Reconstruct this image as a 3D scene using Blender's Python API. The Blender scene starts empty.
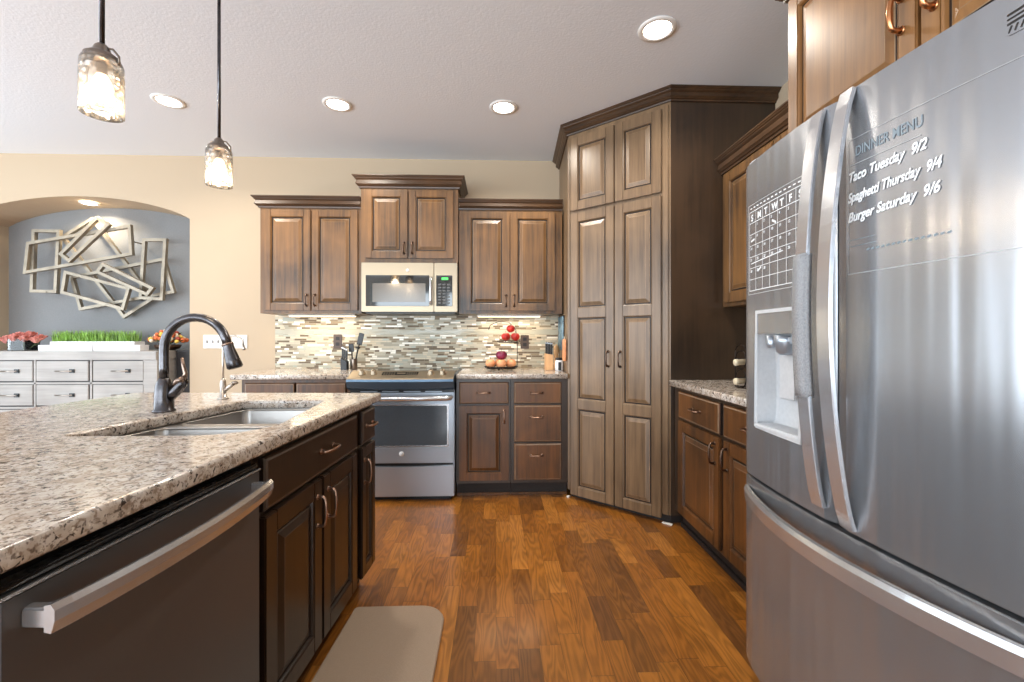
import bpy, bmesh, math, random
from mathutils import Matrix, Vector

random.seed(7)
PI = math.pi
R = math.radians
SC = bpy.context.scene
COL = SC.collection

# ------------------------------------------------------------------ camera
cam_d = bpy.data.cameras.new('camera')
cam = bpy.data.objects.new('camera', cam_d)
COL.objects.link(cam)
cam.location = (0, 0, 1.185)
cam.rotation_euler = (R(90), 0, R(-2.07))
cam_d.sensor_width = 36
cam_d.lens = 441 / 1024 * 36
cam_d.shift_y = -4 / 1024
cam_d.clip_start = 0.02
SC.camera = cam

# ------------------------------------------------------------------ world, daylight, exposure
w = bpy.data.worlds.new('sky')
SC.world = w
w.use_nodes = True
w.node_tree.nodes['Background'].inputs[0].default_value = (0.86, 0.93, 1.0, 1)
w.node_tree.nodes['Background'].inputs[1].default_value = 1.0
SC.view_settings.view_transform = 'Standard'
SC.view_settings.look = 'None'
SC.view_settings.gamma = 1
SC.view_settings.use_curve_mapping = False
SC.view_settings.exposure = 0.2
SC.cycles.use_denoising = True
SC.cycles.max_bounces = 8
SC.cycles.sample_clamp_indirect = 6
SC.cycles.caustics_reflective = False
SC.cycles.caustics_refractive = False


def area(name, loc, rot, sx, sy, power, col=(1, 1, 1), parent=None, spread=180):
    l = bpy.data.lights.new(name, 'AREA')
    l.shape = 'RECTANGLE'
    l.size, l.size_y = sx, sy
    l.energy = power
    l.color = col
    l.spread = R(spread)
    o = bpy.data.objects.new(name, l)
    COL.objects.link(o)
    o.location = loc
    o.rotation_euler = rot
    if parent:
        o.parent = parent
    return o


# daylight entering through the windows of the left wall and the glazed wall behind the camera
DAY = (0.80, 0.91, 1.0)
for i, y in enumerate((-3.4, -1.6, 0.2, 2.0)):
    area('window_daylight', (-5.74, y, 1.35), (0, R(-116), 0), 2.3, 1.5, 80, DAY)
for i, x in enumerate((-4.3, -2.4, -0.5)):
    area('window_daylight', (x, -4.66, 1.35), (R(116), 0, 0), 1.6, 2.3, 104, DAY)


# ------------------------------------------------------------------ materials
def mat(name):
    m = bpy.data.materials.new(name)
    m.use_nodes = True
    nt = m.node_tree
    b = nt.nodes['Principled BSDF']
    return m, nt, b


def lin(c):
    return tuple(((v / 255) / 12.92 if v / 255 <= 0.04045 else ((v / 255 + 0.055) / 1.055) ** 2.4) for v in c) + (1,)


def nd(nt, t, **kw):
    n = nt.nodes.new(t)
    for k, v in kw.items():
        if k.startswith('i_'):
            n.inputs[k[2:]].default_value = v
        else:
            setattr(n, k, v)
    return n


def lk(nt, a, b):
    nt.links.new(a, b)


def ramp(nt, stops, mode='LINEAR'):
    r = nd(nt, 'ShaderNodeValToRGB')
    r.color_ramp.interpolation = mode
    e = r.color_ramp.elements
    while len(e) < len(stops):
        e.new(0.5)
    for el, (p, c) in zip(e, stops):
        el.position = p
        el.color = c
    return r


def mth(nt, op, a, b=None, c=None):
    n = nd(nt, 'ShaderNodeMath', operation=op)
    for i, v in enumerate((a, b, c)):
        if v is None:
            continue
        if isinstance(v, (int, float)):
            n.inputs[i].default_value = v
        else:
            lk(nt, v, n.inputs[i])
    return n.outputs[0]


def simple(name, c, rough=0.5, metal=0.0, bump=0.0, bscale=80, vary=0.0, spec=0.5, coat=0.0):
    m, nt, b = mat(name)
    b.inputs['Base Color'].default_value = lin(c)
    b.inputs['Roughness'].default_value = rough
    b.inputs['Metallic'].default_value = metal
    b.inputs['Specular IOR Level'].default_value = spec
    b.inputs['Coat Weight'].default_value = coat
    tc = nd(nt, 'ShaderNodeTexCoord')
    nz = nd(nt, 'ShaderNodeTexNoise')
    nz.inputs['Scale'].default_value = bscale
    nz.inputs['Detail'].default_value = 3
    lk(nt, tc.outputs['Object'], nz.inputs['Vector'])
    if bump:
        bp = nd(nt, 'ShaderNodeBump')
        bp.inputs['Strength'].default_value = bump
        bp.inputs['Distance'].default_value = 0.004
        lk(nt, nz.outputs['Fac'], bp.inputs['Height'])
        lk(nt, bp.outputs['Normal'], b.inputs['Normal'])
    if vary:
        l1 = lin(tuple(max(0, v * (1 - vary)) for v in c))
        l2 = lin(tuple(min(255, v * (1 + vary)) for v in c))
        r = ramp(nt, [(0.3, l1), (0.7, l2)])
        lk(nt, nz.outputs['Fac'], r.inputs[0])
        lk(nt, r.outputs[0], b.inputs['Base Color'])
    return m


def wood(name, light, dark, axis='z', rough=0.36, coat=0.25, blotch=2.2, amt=1.0):
    m, nt, b = mat(name)
    tc = nd(nt, 'ShaderNodeTexCoord')
    oi = nd(nt, 'ShaderNodeObjectInfo')
    off = nd(nt, 'ShaderNodeVectorMath', operation='ADD')
    sc = nd(nt, 'ShaderNodeVectorMath', operation='SCALE')
    lk(nt, oi.outputs['Location'], sc.inputs[0])
    sc.inputs['Scale'].default_value = 3.7
    lk(nt, tc.outputs['Object'], off.inputs[0])
    lk(nt, sc.outputs[0], off.inputs[1])
    mp = nd(nt, 'ShaderNodeMapping')
    s = {'z': (34, 34, 1.6), 'x': (1.6, 34, 34), 'y': (34, 1.6, 34)}[axis]
    mp.inputs['Scale'].default_value = s
    lk(nt, off.outputs[0], mp.inputs['Vector'])
    n1 = nd(nt, 'ShaderNodeTexNoise')
    n1.inputs['Scale'].default_value = 1.0
    n1.inputs['Detail'].default_value = 6
    n1.inputs['Roughness'].default_value = 0.65
    lk(nt, mp.outputs[0], n1.inputs['Vector'])
    n2 = nd(nt, 'ShaderNodeTexNoise')
    n2.inputs['Scale'].default_value = blotch
    n2.inputs['Detail'].default_value = 3
    n2.inputs['Distortion'].default_value = 0.6
    lk(nt, off.outputs[0], n2.inputs['Vector'])
    f = mth(nt, 'ADD', mth(nt, 'MULTIPLY', n1.outputs['Fac'], 0.5), mth(nt, 'MULTIPLY', n2.outputs['Fac'], 0.55 * amt))
    r = ramp(nt, [(0.36, lin(dark)), (0.68, lin(light))])
    lk(nt, f, r.inputs[0])
    lk(nt, r.outputs[0], b.inputs['Base Color'])
    b.inputs['Roughness'].default_value = rough
    b.inputs['Coat Weight'].default_value = coat
    b.inputs['Coat Roughness'].default_value = 0.3
    bp = nd(nt, 'ShaderNodeBump')
    bp.inputs['Strength'].default_value = 0.12
    bp.inputs['Distance'].default_value = 0.002
    lk(nt, n1.outputs['Fac'], bp.inputs['Height'])
    lk(nt, bp.outputs['Normal'], b.inputs['Normal'])
    return m


def steel(name, c, rough=0.27, axis='x', aniso=0.5, streak=0.06, metal=0.8, wave=0.0):
    m, nt, b = mat(name)
    tc = nd(nt, 'ShaderNodeTexCoord')
    mp = nd(nt, 'ShaderNodeMapping')
    mp.inputs['Scale'].default_value = {'x': (1.2, 500, 500), 'y': (500, 1.2, 500), 'z': (500, 500, 1.2)}[axis]
    lk(nt, tc.outputs['Object'], mp.inputs['Vector'])
    nz = nd(nt, 'ShaderNodeTexNoise')
    nz.inputs['Scale'].default_value = 1
    nz.inputs['Detail'].default_value = 2
    lk(nt, mp.outputs[0], nz.inputs['Vector'])
    mr = nd(nt, 'ShaderNodeMapRange')
    mr.inputs['To Min'].default_value = rough - streak
    mr.inputs['To Max'].default_value = rough + streak
    lk(nt, nz.outputs['Fac'], mr.inputs[0])
    lk(nt, mr.outputs[0], b.inputs['Roughness'])
    b.inputs['Base Color'].default_value = lin(c)
    if wave:
        mw = nd(nt, 'ShaderNodeMapping')
        mw.inputs['Scale'].default_value = (1, 9, 0.25)
        lk(nt, tc.outputs['Object'], mw.inputs['Vector'])
        nw = nd(nt, 'ShaderNodeTexNoise')
        nw.inputs['Scale'].default_value = 1.3
        nw.inputs['Detail'].default_value = 1.5
        lk(nt, mw.outputs[0], nw.inputs['Vector'])
        bp = nd(nt, 'ShaderNodeBump')
        bp.inputs['Strength'].default_value = 1.0
        bp.inputs['Distance'].default_value = wave
        lk(nt, nw.outputs['Fac'], bp.inputs['Height'])
        lk(nt, bp.outputs['Normal'], b.inputs['Normal'])
    b.inputs['Metallic'].default_value = metal
    b.inputs['Anisotropic'].default_value = aniso
    return m


def emis(name, c, s):
    m, nt, b = mat(name)
    b.inputs['Base Color'].default_value = lin(c)
    b.inputs['Emission Color'].default_value = lin(c)
    b.inputs['Emission Strength'].default_value = s
    return m


def floor_mat():
    m, nt, b = mat('oak_plank_floor')
    tc = nd(nt, 'ShaderNodeTexCoord')
    sp = nd(nt, 'ShaderNodeSeparateXYZ')
    lk(nt, tc.outputs['Object'], sp.inputs[0])
    PW, PL = 0.083, 0.42
    u = mth(nt, 'DIVIDE', sp.outputs['X'], PW)
    row = mth(nt, 'FLOOR', u)
    fu = mth(nt, 'FRACT', u)
    wn = nd(nt, 'ShaderNodeTexWhiteNoise', noise_dimensions='1D')
    lk(nt, row, wn.inputs['W'])
    v = mth(nt, 'ADD', mth(nt, 'DIVIDE', sp.outputs['Y'], PL), mth(nt, 'MULTIPLY', wn.outputs['Value'], 9.0))
    # planks of unequal length: warp v
    v = mth(nt, 'ADD', v, mth(nt, 'MULTIPLY', mth(nt, 'SINE', mth(nt, 'MULTIPLY', v, 2.1)), 0.32))
    colm = mth(nt, 'FLOOR', v)
    fv = mth(nt, 'FRACT', v)
    cb = nd(nt, 'ShaderNodeCombineXYZ')
    lk(nt, row, cb.inputs[0]); lk(nt, colm, cb.inputs[1])
    w2 = nd(nt, 'ShaderNodeTexWhiteNoise', noise_dimensions='3D')
    lk(nt, cb.outputs[0], w2.inputs['Vector'])
    idr = w2.outputs['Value']
    base = ramp(nt, [(0.0, lin((112, 70, 34))), (0.15, lin((132, 82, 32))), (0.5, lin((150, 92, 34))), (0.85, lin((162, 102, 38))), (1.0, lin((178, 116, 50)))])
    lk(nt, idr, base.inputs[0])
    # grain with cathedral figure
    offv = nd(nt, 'ShaderNodeVectorMath', operation='SCALE')
    lk(nt, w2.outputs['Color'], offv.inputs[0]); offv.inputs['Scale'].default_value = 37.0
    add = nd(nt, 'ShaderNodeVectorMath', operation='ADD')
    lk(nt, tc.outputs['Object'], add.inputs[0]); lk(nt, offv.outputs[0], add.inputs[1])
    mp = nd(nt, 'ShaderNodeMapping'); mp.inputs['Scale'].default_value = (11, 1.5, 1)
    lk(nt, add.outputs[0], mp.inputs['Vector'])
    nz = nd(nt, 'ShaderNodeTexNoise'); nz.inputs['Scale'].default_value = 1.0; nz.inputs['Detail'].default_value = 2
    lk(nt, mp.outputs[0], nz.inputs['Vector'])
    rings = mth(nt, 'SINE', mth(nt, 'MULTIPLY', nz.outputs['Fac'], 95.0))
    mp2 = nd(nt, 'ShaderNodeMapping'); mp2.inputs['Scale'].default_value = (260, 9, 1)
    lk(nt, add.outputs[0], mp2.inputs['Vector'])
    n3 = nd(nt, 'ShaderNodeTexNoise'); n3.inputs['Scale'].default_value = 1.0; n3.inputs['Detail'].default_value = 4
    lk(nt, mp2.outputs[0], n3.inputs['Vector'])
    n4 = nd(nt, 'ShaderNodeTexNoise'); n4.inputs['Scale'].default_value = 5.0; n4.inputs['Detail'].default_value = 3
    lk(nt, add.outputs[0], n4.inputs['Vector'])
    g = mth(nt, 'ADD', mth(nt, 'MULTIPLY', rings, 0.19), mth(nt, 'MULTIPLY', n3.outputs['Fac'], 0.55))
    g = mth(nt, 'ADD', g, mth(nt, 'MULTIPLY', n4.outputs['Fac'], 0.75))
    gm = mth(nt, 'ADD', mth(nt, 'MULTIPLY', g, 0.9), 0.30)
    # seams
    s1 = mth(nt, 'LESS_THAN', mth(nt, 'ABSOLUTE', mth(nt, 'SUBTRACT', fu, 0.5)), 0.488)
    s2 = mth(nt, 'LESS_THAN', mth(nt, 'ABSOLUTE', mth(nt, 'SUBTRACT', fv, 0.5)), 0.4965)
    seam = mth(nt, 'MULTIPLY', s1, s2)
    fac = mth(nt, 'MULTIPLY', gm, mth(nt, 'ADD', mth(nt, 'MULTIPLY', seam, 0.5), 0.5))
    hs = nd(nt, 'ShaderNodeVectorMath', operation='SCALE')
    lk(nt, base.outputs[0], hs.inputs[0]); lk(nt, fac, hs.inputs['Scale'])
    lk(nt, hs.outputs[0], b.inputs['Base Color'])
    b.inputs['Roughness'].default_value = 0.3
    b.inputs['Coat Weight'].default_value = 0.25
    b.inputs['Coat Roughness'].default_value = 0.16
    bp = nd(nt, 'ShaderNodeBump'); bp.inputs['Strength'].default_value = 0.25; bp.inputs['Distance'].default_value = 0.002
    lk(nt, mth(nt, 'ADD', seam, mth(nt, 'MULTIPLY', g, 0.3)), bp.inputs['Height'])
    lk(nt, bp.outputs['Normal'], b.inputs['Normal'])
    return m


def mosaic_mat():
    m, nt, b = mat('linear_glass_mosaic')
    tc = nd(nt, 'ShaderNodeTexCoord')
    sp = nd(nt, 'ShaderNodeSeparateXYZ')
    lk(nt, tc.outputs['Object'], sp.inputs[0])
    RH, TW = 0.0165, 0.064
    # one row band of larger tiles, 1.205..1.25
    z = sp.outputs['Z']
    band = mth(nt, 'MULTIPLY', mth(nt, 'GREATER_THAN', z, 1.207), mth(nt, 'LESS_THAN', z, 1.25))
    nb = mth(nt, 'SUBTRACT', 1.0, band)
    u = mth(nt, 'DIVIDE', z, RH)
    row = mth(nt, 'FLOOR', u)
    fu = mth(nt, 'FRACT', u)
    wn = nd(nt, 'ShaderNodeTexWhiteNoise', noise_dimensions='1D')
    lk(nt, row, wn.inputs['W'])
    v = mth(nt, 'ADD', mth(nt, 'DIVIDE', sp.outputs['X'], TW), mth(nt, 'MULTIPLY', wn.outputs['Value'], 13.0))
    v = mth(nt, 'ADD', v, mth(nt, 'MULTIPLY', mth(nt, 'SINE', mth(nt, 'MULTIPLY', v, 2.4)), 0.34))
    colm = mth(nt, 'FLOOR', v)
    fv = mth(nt, 'FRACT', v)
    cb = nd(nt, 'ShaderNodeCombineXYZ')
    lk(nt, row, cb.inputs[0]); lk(nt, colm, cb.inputs[1])
    w2 = nd(nt, 'ShaderNodeTexWhiteNoise', noise_dimensions='3D')
    lk(nt, cb.outputs[0], w2.inputs['Vector'])
    r = ramp(nt, [(0.0, lin((112, 96, 76))), (0.14, lin((148, 132, 106))), (0.28, lin((172, 164, 144))), (0.42, lin((192, 184, 162))),
                  (0.6, lin((208, 194, 166))), (0.76, lin((182, 184, 168))), (0.84, lin((246, 240, 224)))], 'CONSTANT')
    lk(nt, w2.outputs['Value'], r.inputs[0])
    mx = nd(nt, 'ShaderNodeMix', data_type='RGBA')
    lk(nt, band, mx.inputs['Factor'])
    lk(nt, r.outputs[0], mx.inputs[6])
    mx.inputs[7].default_value = lin((180, 176, 158))
    s1 = mth(nt, 'LESS_THAN', mth(nt, 'ABSOLUTE', mth(nt, 'SUBTRACT', fu, 0.5)), 0.44)
    s2 = mth(nt, 'LESS_THAN', mth(nt, 'ABSOLUTE', mth(nt, 'SUBTRACT', fv, 0.5)), 0.482)
    tile = mth(nt, 'MAXIMUM', mth(nt, 'MULTIPLY', s1, s2), band)
    mg = nd(nt, 'ShaderNodeMix', data_type='RGBA')
    lk(nt, tile, mg.inputs['Factor'])
    mg.inputs[6].default_value = lin((172, 165, 148))
    lk(nt, mx.outputs[2], mg.inputs[7])
    lk(nt, mg.outputs[2], b.inputs['Base Color'])
    rr = mth(nt, 'SUBTRACT', 0.65, mth(nt, 'MULTIPLY', tile, mth(nt, 'MULTIPLY', w2.outputs['Value'], 0.5)))
    lk(nt, rr, b.inputs['Roughness'])
    bp = nd(nt, 'ShaderNodeBump'); bp.inputs['Strength'].default_value = 0.5; bp.inputs['Distance'].default_value = 0.002
    lk(nt, tile, bp.inputs['Height'])
    lk(nt, bp.outputs['Normal'], b.inputs['Normal'])
    return m


def granite_mat():
    m, nt, b = mat('cream_granite')
    tc = nd(nt, 'ShaderNodeTexCoord')
    def noise(s, d=4, dist=0.0, rough=0.6):
        n = nd(nt, 'ShaderNodeTexNoise')
        n.inputs['Scale'].default_value = s; n.inputs['Detail'].default_value = d
        n.inputs['Distortion'].default_value = dist; n.inputs['Roughness'].default_value = rough
        lk(nt, tc.outputs['Object'], n.inputs['Vector'])
        return n.outputs['Fac']
    base = ramp(nt, [(0.30, lin((168, 152, 138))), (0.46, lin((196, 184, 172))), (0.60, lin((216, 208, 200))), (0.75, lin((178, 172, 168)))])
    lk(nt, noise(26, 5, 0.5), base.inputs[0])
    def over(prev, fac, c):
        mx = nd(nt, 'ShaderNodeMix', data_type='RGBA')
        lk(nt, fac, mx.inputs['Factor']); lk(nt, prev, mx.inputs[6]); mx.inputs[7].default_value = lin(c)
        return mx.outputs[2]
    def thr(f, lo, hi, amt=1.0):
        mr = nd(nt, 'ShaderNodeMapRange'); mr.inputs['From Min'].default_value = lo; mr.inputs['From Max'].default_value = hi
        mr.inputs['To Max'].default_value = amt
        lk(nt, f, mr.inputs[0]); return mr.outputs[0]
    c = over(base.outputs[0], thr(noise(75, 3, 0.3), 0.54, 0.62, 0.8), (140, 120, 104))
    c = over(c, thr(noise(110, 2, 0.2), 0.58, 0.63, 0.8), (104, 92, 84))
    c = over(c, thr(noise(55, 3, 1.0), 0.60, 0.635, 0.95), (56, 48, 46))
    c = over(c, thr(noise(95, 2, 0.0), 0.64, 0.7, 0.8), (240, 234, 222))
    lk(nt, c, b.inputs['Base Color'])
    b.inputs['Roughness'].default_value = 0.12
    b.inputs['Specular IOR Level'].default_value = 0.55
    return m


def seeded_glass():
    m = bpy.data.materials.new('seeded_glass')
    m.use_nodes = True
    nt = m.node_tree
    nt.nodes.clear()
    out = nd(nt, 'ShaderNodeOutputMaterial')
    tr = nd(nt, 'ShaderNodeBsdfTransparent'); tr.inputs[0].default_value = (0.97, 0.95, 0.92, 1)
    gl = nd(nt, 'ShaderNodeBsdfGlossy'); gl.inputs['Roughness'].default_value = 0.08
    df = nd(nt, 'ShaderNodeBsdfTranslucent'); df.inputs[0].default_value = (0.95, 0.93, 0.9, 1)
    tc = nd(nt, 'ShaderNodeTexCoord')
    vo = nd(nt, 'ShaderNodeTexVoronoi'); vo.inputs['Scale'].default_value = 55
    lk(nt, tc.outputs['Object'], vo.inputs['Vector'])
    bp = nd(nt, 'ShaderNodeBump'); bp.inputs['Strength'].default_value = 0.6; bp.inputs['Distance'].default_value = 0.006
    lk(nt, vo.outputs['Distance'], bp.inputs['Height'])
    lk(nt, bp.outputs[0], gl.inputs['Normal'])
    fr = nd(nt, 'ShaderNodeFresnel'); fr.inputs[0].default_value = 1.5
    m1 = nd(nt, 'ShaderNodeMixShader')
    lk(nt, mth(nt, 'ADD', fr.outputs[0], 0.08), m1.inputs[0]); lk(nt, tr.outputs[0], m1.inputs[1]); lk(nt, gl.outputs[0], m1.inputs[2])
    m2 = nd(nt, 'ShaderNodeMixShader')
    rp = ramp(nt, [(0.0, (0.30, 0.30, 0.30, 1)), (0.3, (0.04, 0.04, 0.04, 1))])
    lk(nt, vo.outputs['Distance'], rp.inputs[0])
    lk(nt, rp.outputs[0], m2.inputs[0]); lk(nt, m1.outputs[0], m2.inputs[1]); lk(nt, df.outputs[0], m2.inputs[2])
    lk(nt, m2.outputs[0], out.inputs[0])
    return m


def clear_glass(name, tint=(1, 1, 1, 1), add=0.03):
    m = bpy.data.materials.new(name)
    m.use_nodes = True
    nt = m.node_tree
    nt.nodes.clear()
    out = nd(nt, 'ShaderNodeOutputMaterial')
    tr = nd(nt, 'ShaderNodeBsdfTransparent'); tr.inputs[0].default_value = tint
    gl = nd(nt, 'ShaderNodeBsdfGlossy'); gl.inputs['Roughness'].default_value = 0.05
    fr = nd(nt, 'ShaderNodeFresnel'); fr.inputs[0].default_value = 1.45
    m1 = nd(nt, 'ShaderNodeMixShader')
    lk(nt, mth(nt, 'ADD', fr.outputs[0], add), m1.inputs[0]); lk(nt, tr.outputs[0], m1.inputs[1]); lk(nt, gl.outputs[0], m1.inputs[2])
    lk(nt, m1.outputs[0], out.inputs[0])
    return m


def rug_mat():
    m, nt, b = mat('taupe_cushion_mat')
    tc = nd(nt, 'ShaderNodeTexCoord')
    mp = nd(nt, 'ShaderNodeMapping'); mp.inputs['Rotation'].default_value = (0, 0, R(45)); mp.inputs['Scale'].default_value = (80, 80, 80)
    lk(nt, tc.outputs['Object'], mp.inputs['Vector'])
    ch = nd(nt, 'ShaderNodeTexBrick'); ch.inputs['Scale'].default_value = 1.0
    ch.inputs['Mortar Size'].default_value = 0.06
    ch.inputs['Color1'].default_value = lin((178, 153, 130)); ch.inputs['Color2'].default_value = lin((170, 146, 122)); ch.inputs['Mortar'].default_value = lin((154, 134, 115))
    lk(nt, mp.outputs[0], ch.inputs['Vector'])
    lk(nt, ch.outputs['Color'], b.inputs['Base Color'])
    b.inputs['Roughness'].default_value = 0.6
    bp = nd(nt, 'ShaderNodeBump'); bp.inputs['Strength'].default_value = 0.3; bp.inputs['Distance'].default_value = 0.001; bp.invert = True
    lk(nt, ch.outputs['Fac'], bp.inputs['Height']); lk(nt, bp.outputs[0], b.inputs['Normal'])
    return m


M = dict(
    floor=floor_mat(),
    ceiling=simple('textured_ceiling_paint', (236, 241, 248), 0.9, bump=0.3, bscale=70),
    wall=simple('tan_wall_paint', (194, 174, 148), 0.8, bump=0.12, bscale=120),
    white_wall=simple('light_room_paint', (205, 198, 186), 0.8),
    niche=simple('slate_grey_paint', (130, 131, 132), 0.75, bump=0.1, bscale=120, vary=0.03),
    mosaic=mosaic_mat(),
    granite=granite_mat(),
    wood=wood('stained_maple', (134, 94, 52), (52, 38, 26), coat=.08),
    wood_x=wood('stained_maple_crown', (86, 60, 38), (46, 32, 22), axis='x', coat=.1),
    pantry=wood('stained_maple_pantry_sheen', (140, 112, 82), (80, 61, 43), blotch=1.4, coat=.15),  # window sheen on the pantry put into this greyer stain
    pside=wood('stained_maple_shade_frame', (66, 48, 33), (33, 24, 17), blotch=2.4, amt=1.2),  # pantry side's shade put into a darker stain; also used for base frames
    base=wood('stained_maple_base', (120, 76, 38), (46, 31, 20), coat=.04),
    island=wood('shaded_maple_island', (54, 37, 25), (24, 17, 12), rough=0.3),  # shade on the island fronts put into a darker stain
    over=wood('stained_maple_upper_lit', (158, 110, 62), (104, 70, 40), coat=.1),  # strong light on this cabinet put into a lighter stain
    island_edge=simple('pale_island_edge', (84, 74, 68), 0.35, vary=0.1, bscale=30),  # thin lines paler than the island wood
    dark_edge=simple('worn_base_edge', (134, 110, 88), 0.35, vary=0.1, bscale=30),
    glaze=simple('dark_glaze', (38, 27, 21), 0.4, vary=0.1),
    edge=simple('glazed_edge_highlight', (150, 122, 94), 0.35, vary=0.1, bscale=30),  # lighter glaze edge with the panel bevels' highlight painted in
    toe=simple('dark_toe_kick', (34, 26, 22), 0.6, vary=0.1),
    shoe=simple('white_shoe_block', (220, 214, 204), 0.5, vary=0.03),
    bronze=simple('aged_bronze', (156, 126, 108), 0.3, 1.0, vary=0.1, bscale=60),
    bronze_dark=simple('dark_bronze_pull', (104, 84, 72), 0.32, 1.0, vary=0.1, bscale=60),
    copper=simple('copper_pull', (214, 150, 104), 0.28, 1.0, vary=0.05, bscale=60),
    steel=steel('brushed_steel', (176, 184, 194), 0.32, 'x', .4, .03, .7),
    fsteel=steel('fridge_steel', (166, 168, 172), 0.26, 'y', 0.5, 0.0, 0.75, 0.010),
    fbar=steel('polished_steel_bar', (208, 209, 212), 0.22, 'z', 0.3, .01, .8),
    fbary=steel('polished_steel_bar_wide', (206, 207, 210), 0.22, 'y', 0.3, .01, .8),
    dsteel=steel('dark_reflection_steel', (96, 95, 96), 0.34, 'x', 0.4, 0.01, 0.45),  # dark surroundings mirrored in the front are put into the metal colour
    sinksteel=steel('sink_steel', (176, 172, 168), 0.34, 'y', 0.3, .01, .9),
    warm_lit_steel=steel('warm_reflection_steel', (158, 144, 124), 0.4, 'x', 0.4, .02, .85),  # warm reflections of the room put into the steel tint
    orb=simple('oil_rubbed_bronze', (82, 80, 82), 0.26, 1.0, vary=0.15, bscale=30),
    orb_light=simple('worn_bronze', (136, 116, 104), 0.26, 1.0, vary=0.1, bscale=30),
    nickel=simple('brushed_nickel', (190, 182, 174), 0.28, 1.0, vary=0.03),
    dark_nickel=simple('dark_nickel', (134, 122, 112), 0.3, 1.0, vary=0.05),
    black=simple('black_plastic', (22, 22, 23), 0.35, vary=0.05),
    blackglass=simple('black_glass', (26, 27, 29), 0.05, spec=0.8, vary=0.02),
    ovenglass=simple('oven_window_glass', (74, 80, 86), 0.12, spec=0.9, vary=0.02),
    innerwin=simple('microwave_window_mesh', (84, 74, 62), 0.15, spec=0.7, vary=0.04, bscale=200),
    daylit_steel=steel('daylight_tinted_steel', (84, 104, 122), 0.35, 'x', .3, .02, .7),  # blue of reflected daylight painted into the steel
    white=simple('white_ceramic', (238, 238, 238), 0.4, vary=0.02),
    plastic=simple('grey_dispenser_plastic', (206, 207, 209), 0.3, vary=0.02),
    plate=simple('white_switch_plate', (236, 232, 222), 0.4, vary=0.02),
    brownplate=simple('brown_outlet_plate', (76, 58, 46), 0.4, vary=0.05),
    slot=simple('outlet_slots', (30, 24, 20), 0.5, vary=0.05),
    marker=simple('white_marker_ink', (250, 250, 250), 0.6, vary=0.01),
    film_ink=simple('pale_film_edge', (188, 190, 192), 0.4, vary=0.02),
    marker_grey=simple('grey_blue_ink', (138, 150, 158), 0.6, vary=0.02),
    film=clear_glass('clear_film_edge', (0.75, 0.76, 0.78, 1), 0.1),
    seed=seeded_glass(),
    glass=clear_glass('clear_vase_glass', (0.93, 0.95, 0.95, 1), 0.0),
    bulb=emis('warm_bulb', (255, 214, 166), 9),
    can=emis('recessed_lamp', (255, 244, 228), 14),
    strip=emis('undercabinet_strip', (255, 226, 180), 4),
    trim=simple('white_light_trim', (240, 238, 234), 0.5, vary=0.01),
    artmetal=simple('champagne_metal_frame', (150, 140, 124), 0.45, 0.35, vary=0.08, bscale=12),
    greywood=wood('whitewashed_grey_wood', (182, 178, 173), (146, 142, 138), axis='x', rough=0.6, coat=0.0),
    greygap=simple('grey_drawer_gap', (70, 68, 68), 0.7, vary=0.05),
    darkcab=simple('dark_brown_cabinet', (26, 21, 21), 0.45, vary=0.1),
    rose=simple('coral_rose_petals', (236, 140, 130), 0.6, vary=0.26, bscale=70),
    leaf=simple('grass_green', (128, 166, 78), 0.55, vary=0.3, bscale=18),
    dleaf=simple('dark_leaf', (56, 84, 44), 0.55, vary=0.2, bscale=30),
    stem=simple('green_stem', (96, 118, 70), 0.5, vary=0.1),
    orange=simple('orange_petals', (214, 112, 62), 0.6, vary=0.2, bscale=50),
    yellow=simple('yellow_petals', (226, 190, 84), 0.6, vary=0.15, bscale=50),
    cream=simple('cream_petals', (238, 222, 196), 0.6, vary=0.08, bscale=50),
    brick=simple('rust_petals', (158, 66, 48), 0.6, vary=0.2, bscale=50),
    peach=simple('peach_skin', (236, 160, 112), 0.45, vary=0.12, bscale=14),
    onion=simple('red_onion_skin', (116, 34, 62), 0.3, vary=0.25, bscale=18),
    apple=simple('red_apple_skin', (186, 40, 30), 0.3, vary=0.25, bscale=22),
    wire=simple('black_iron_wire', (46, 40, 38), 0.4, 0.8, vary=0.1),
    maple=wood('light_block_wood', (226, 182, 130), (202, 154, 104)),
    bluegrey=simple('blue_canister_glaze', (104, 128, 140), 0.3, vary=0.3, bscale=30),
    book=simple('white_book_cloth', (232, 232, 234), 0.6, vary=0.02),
    cork=simple('cream_bottle_foil', (228, 214, 186), 0.35, vary=0.05),
    bottle=simple('dark_green_bottle', (34, 40, 28), 0.1, vary=0.1),
    mat=rug_mat(),
    rubber=simple('rubber_black', (18, 18, 18), 0.7, vary=0.1),
    screen=emis('green_display', (70, 220, 90), 1.2),
    sleeve=simple('grey_fabric_sleeve', (150, 150, 152), 0.9, bump=0.5, bscale=220, vary=0.08),
)


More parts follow.
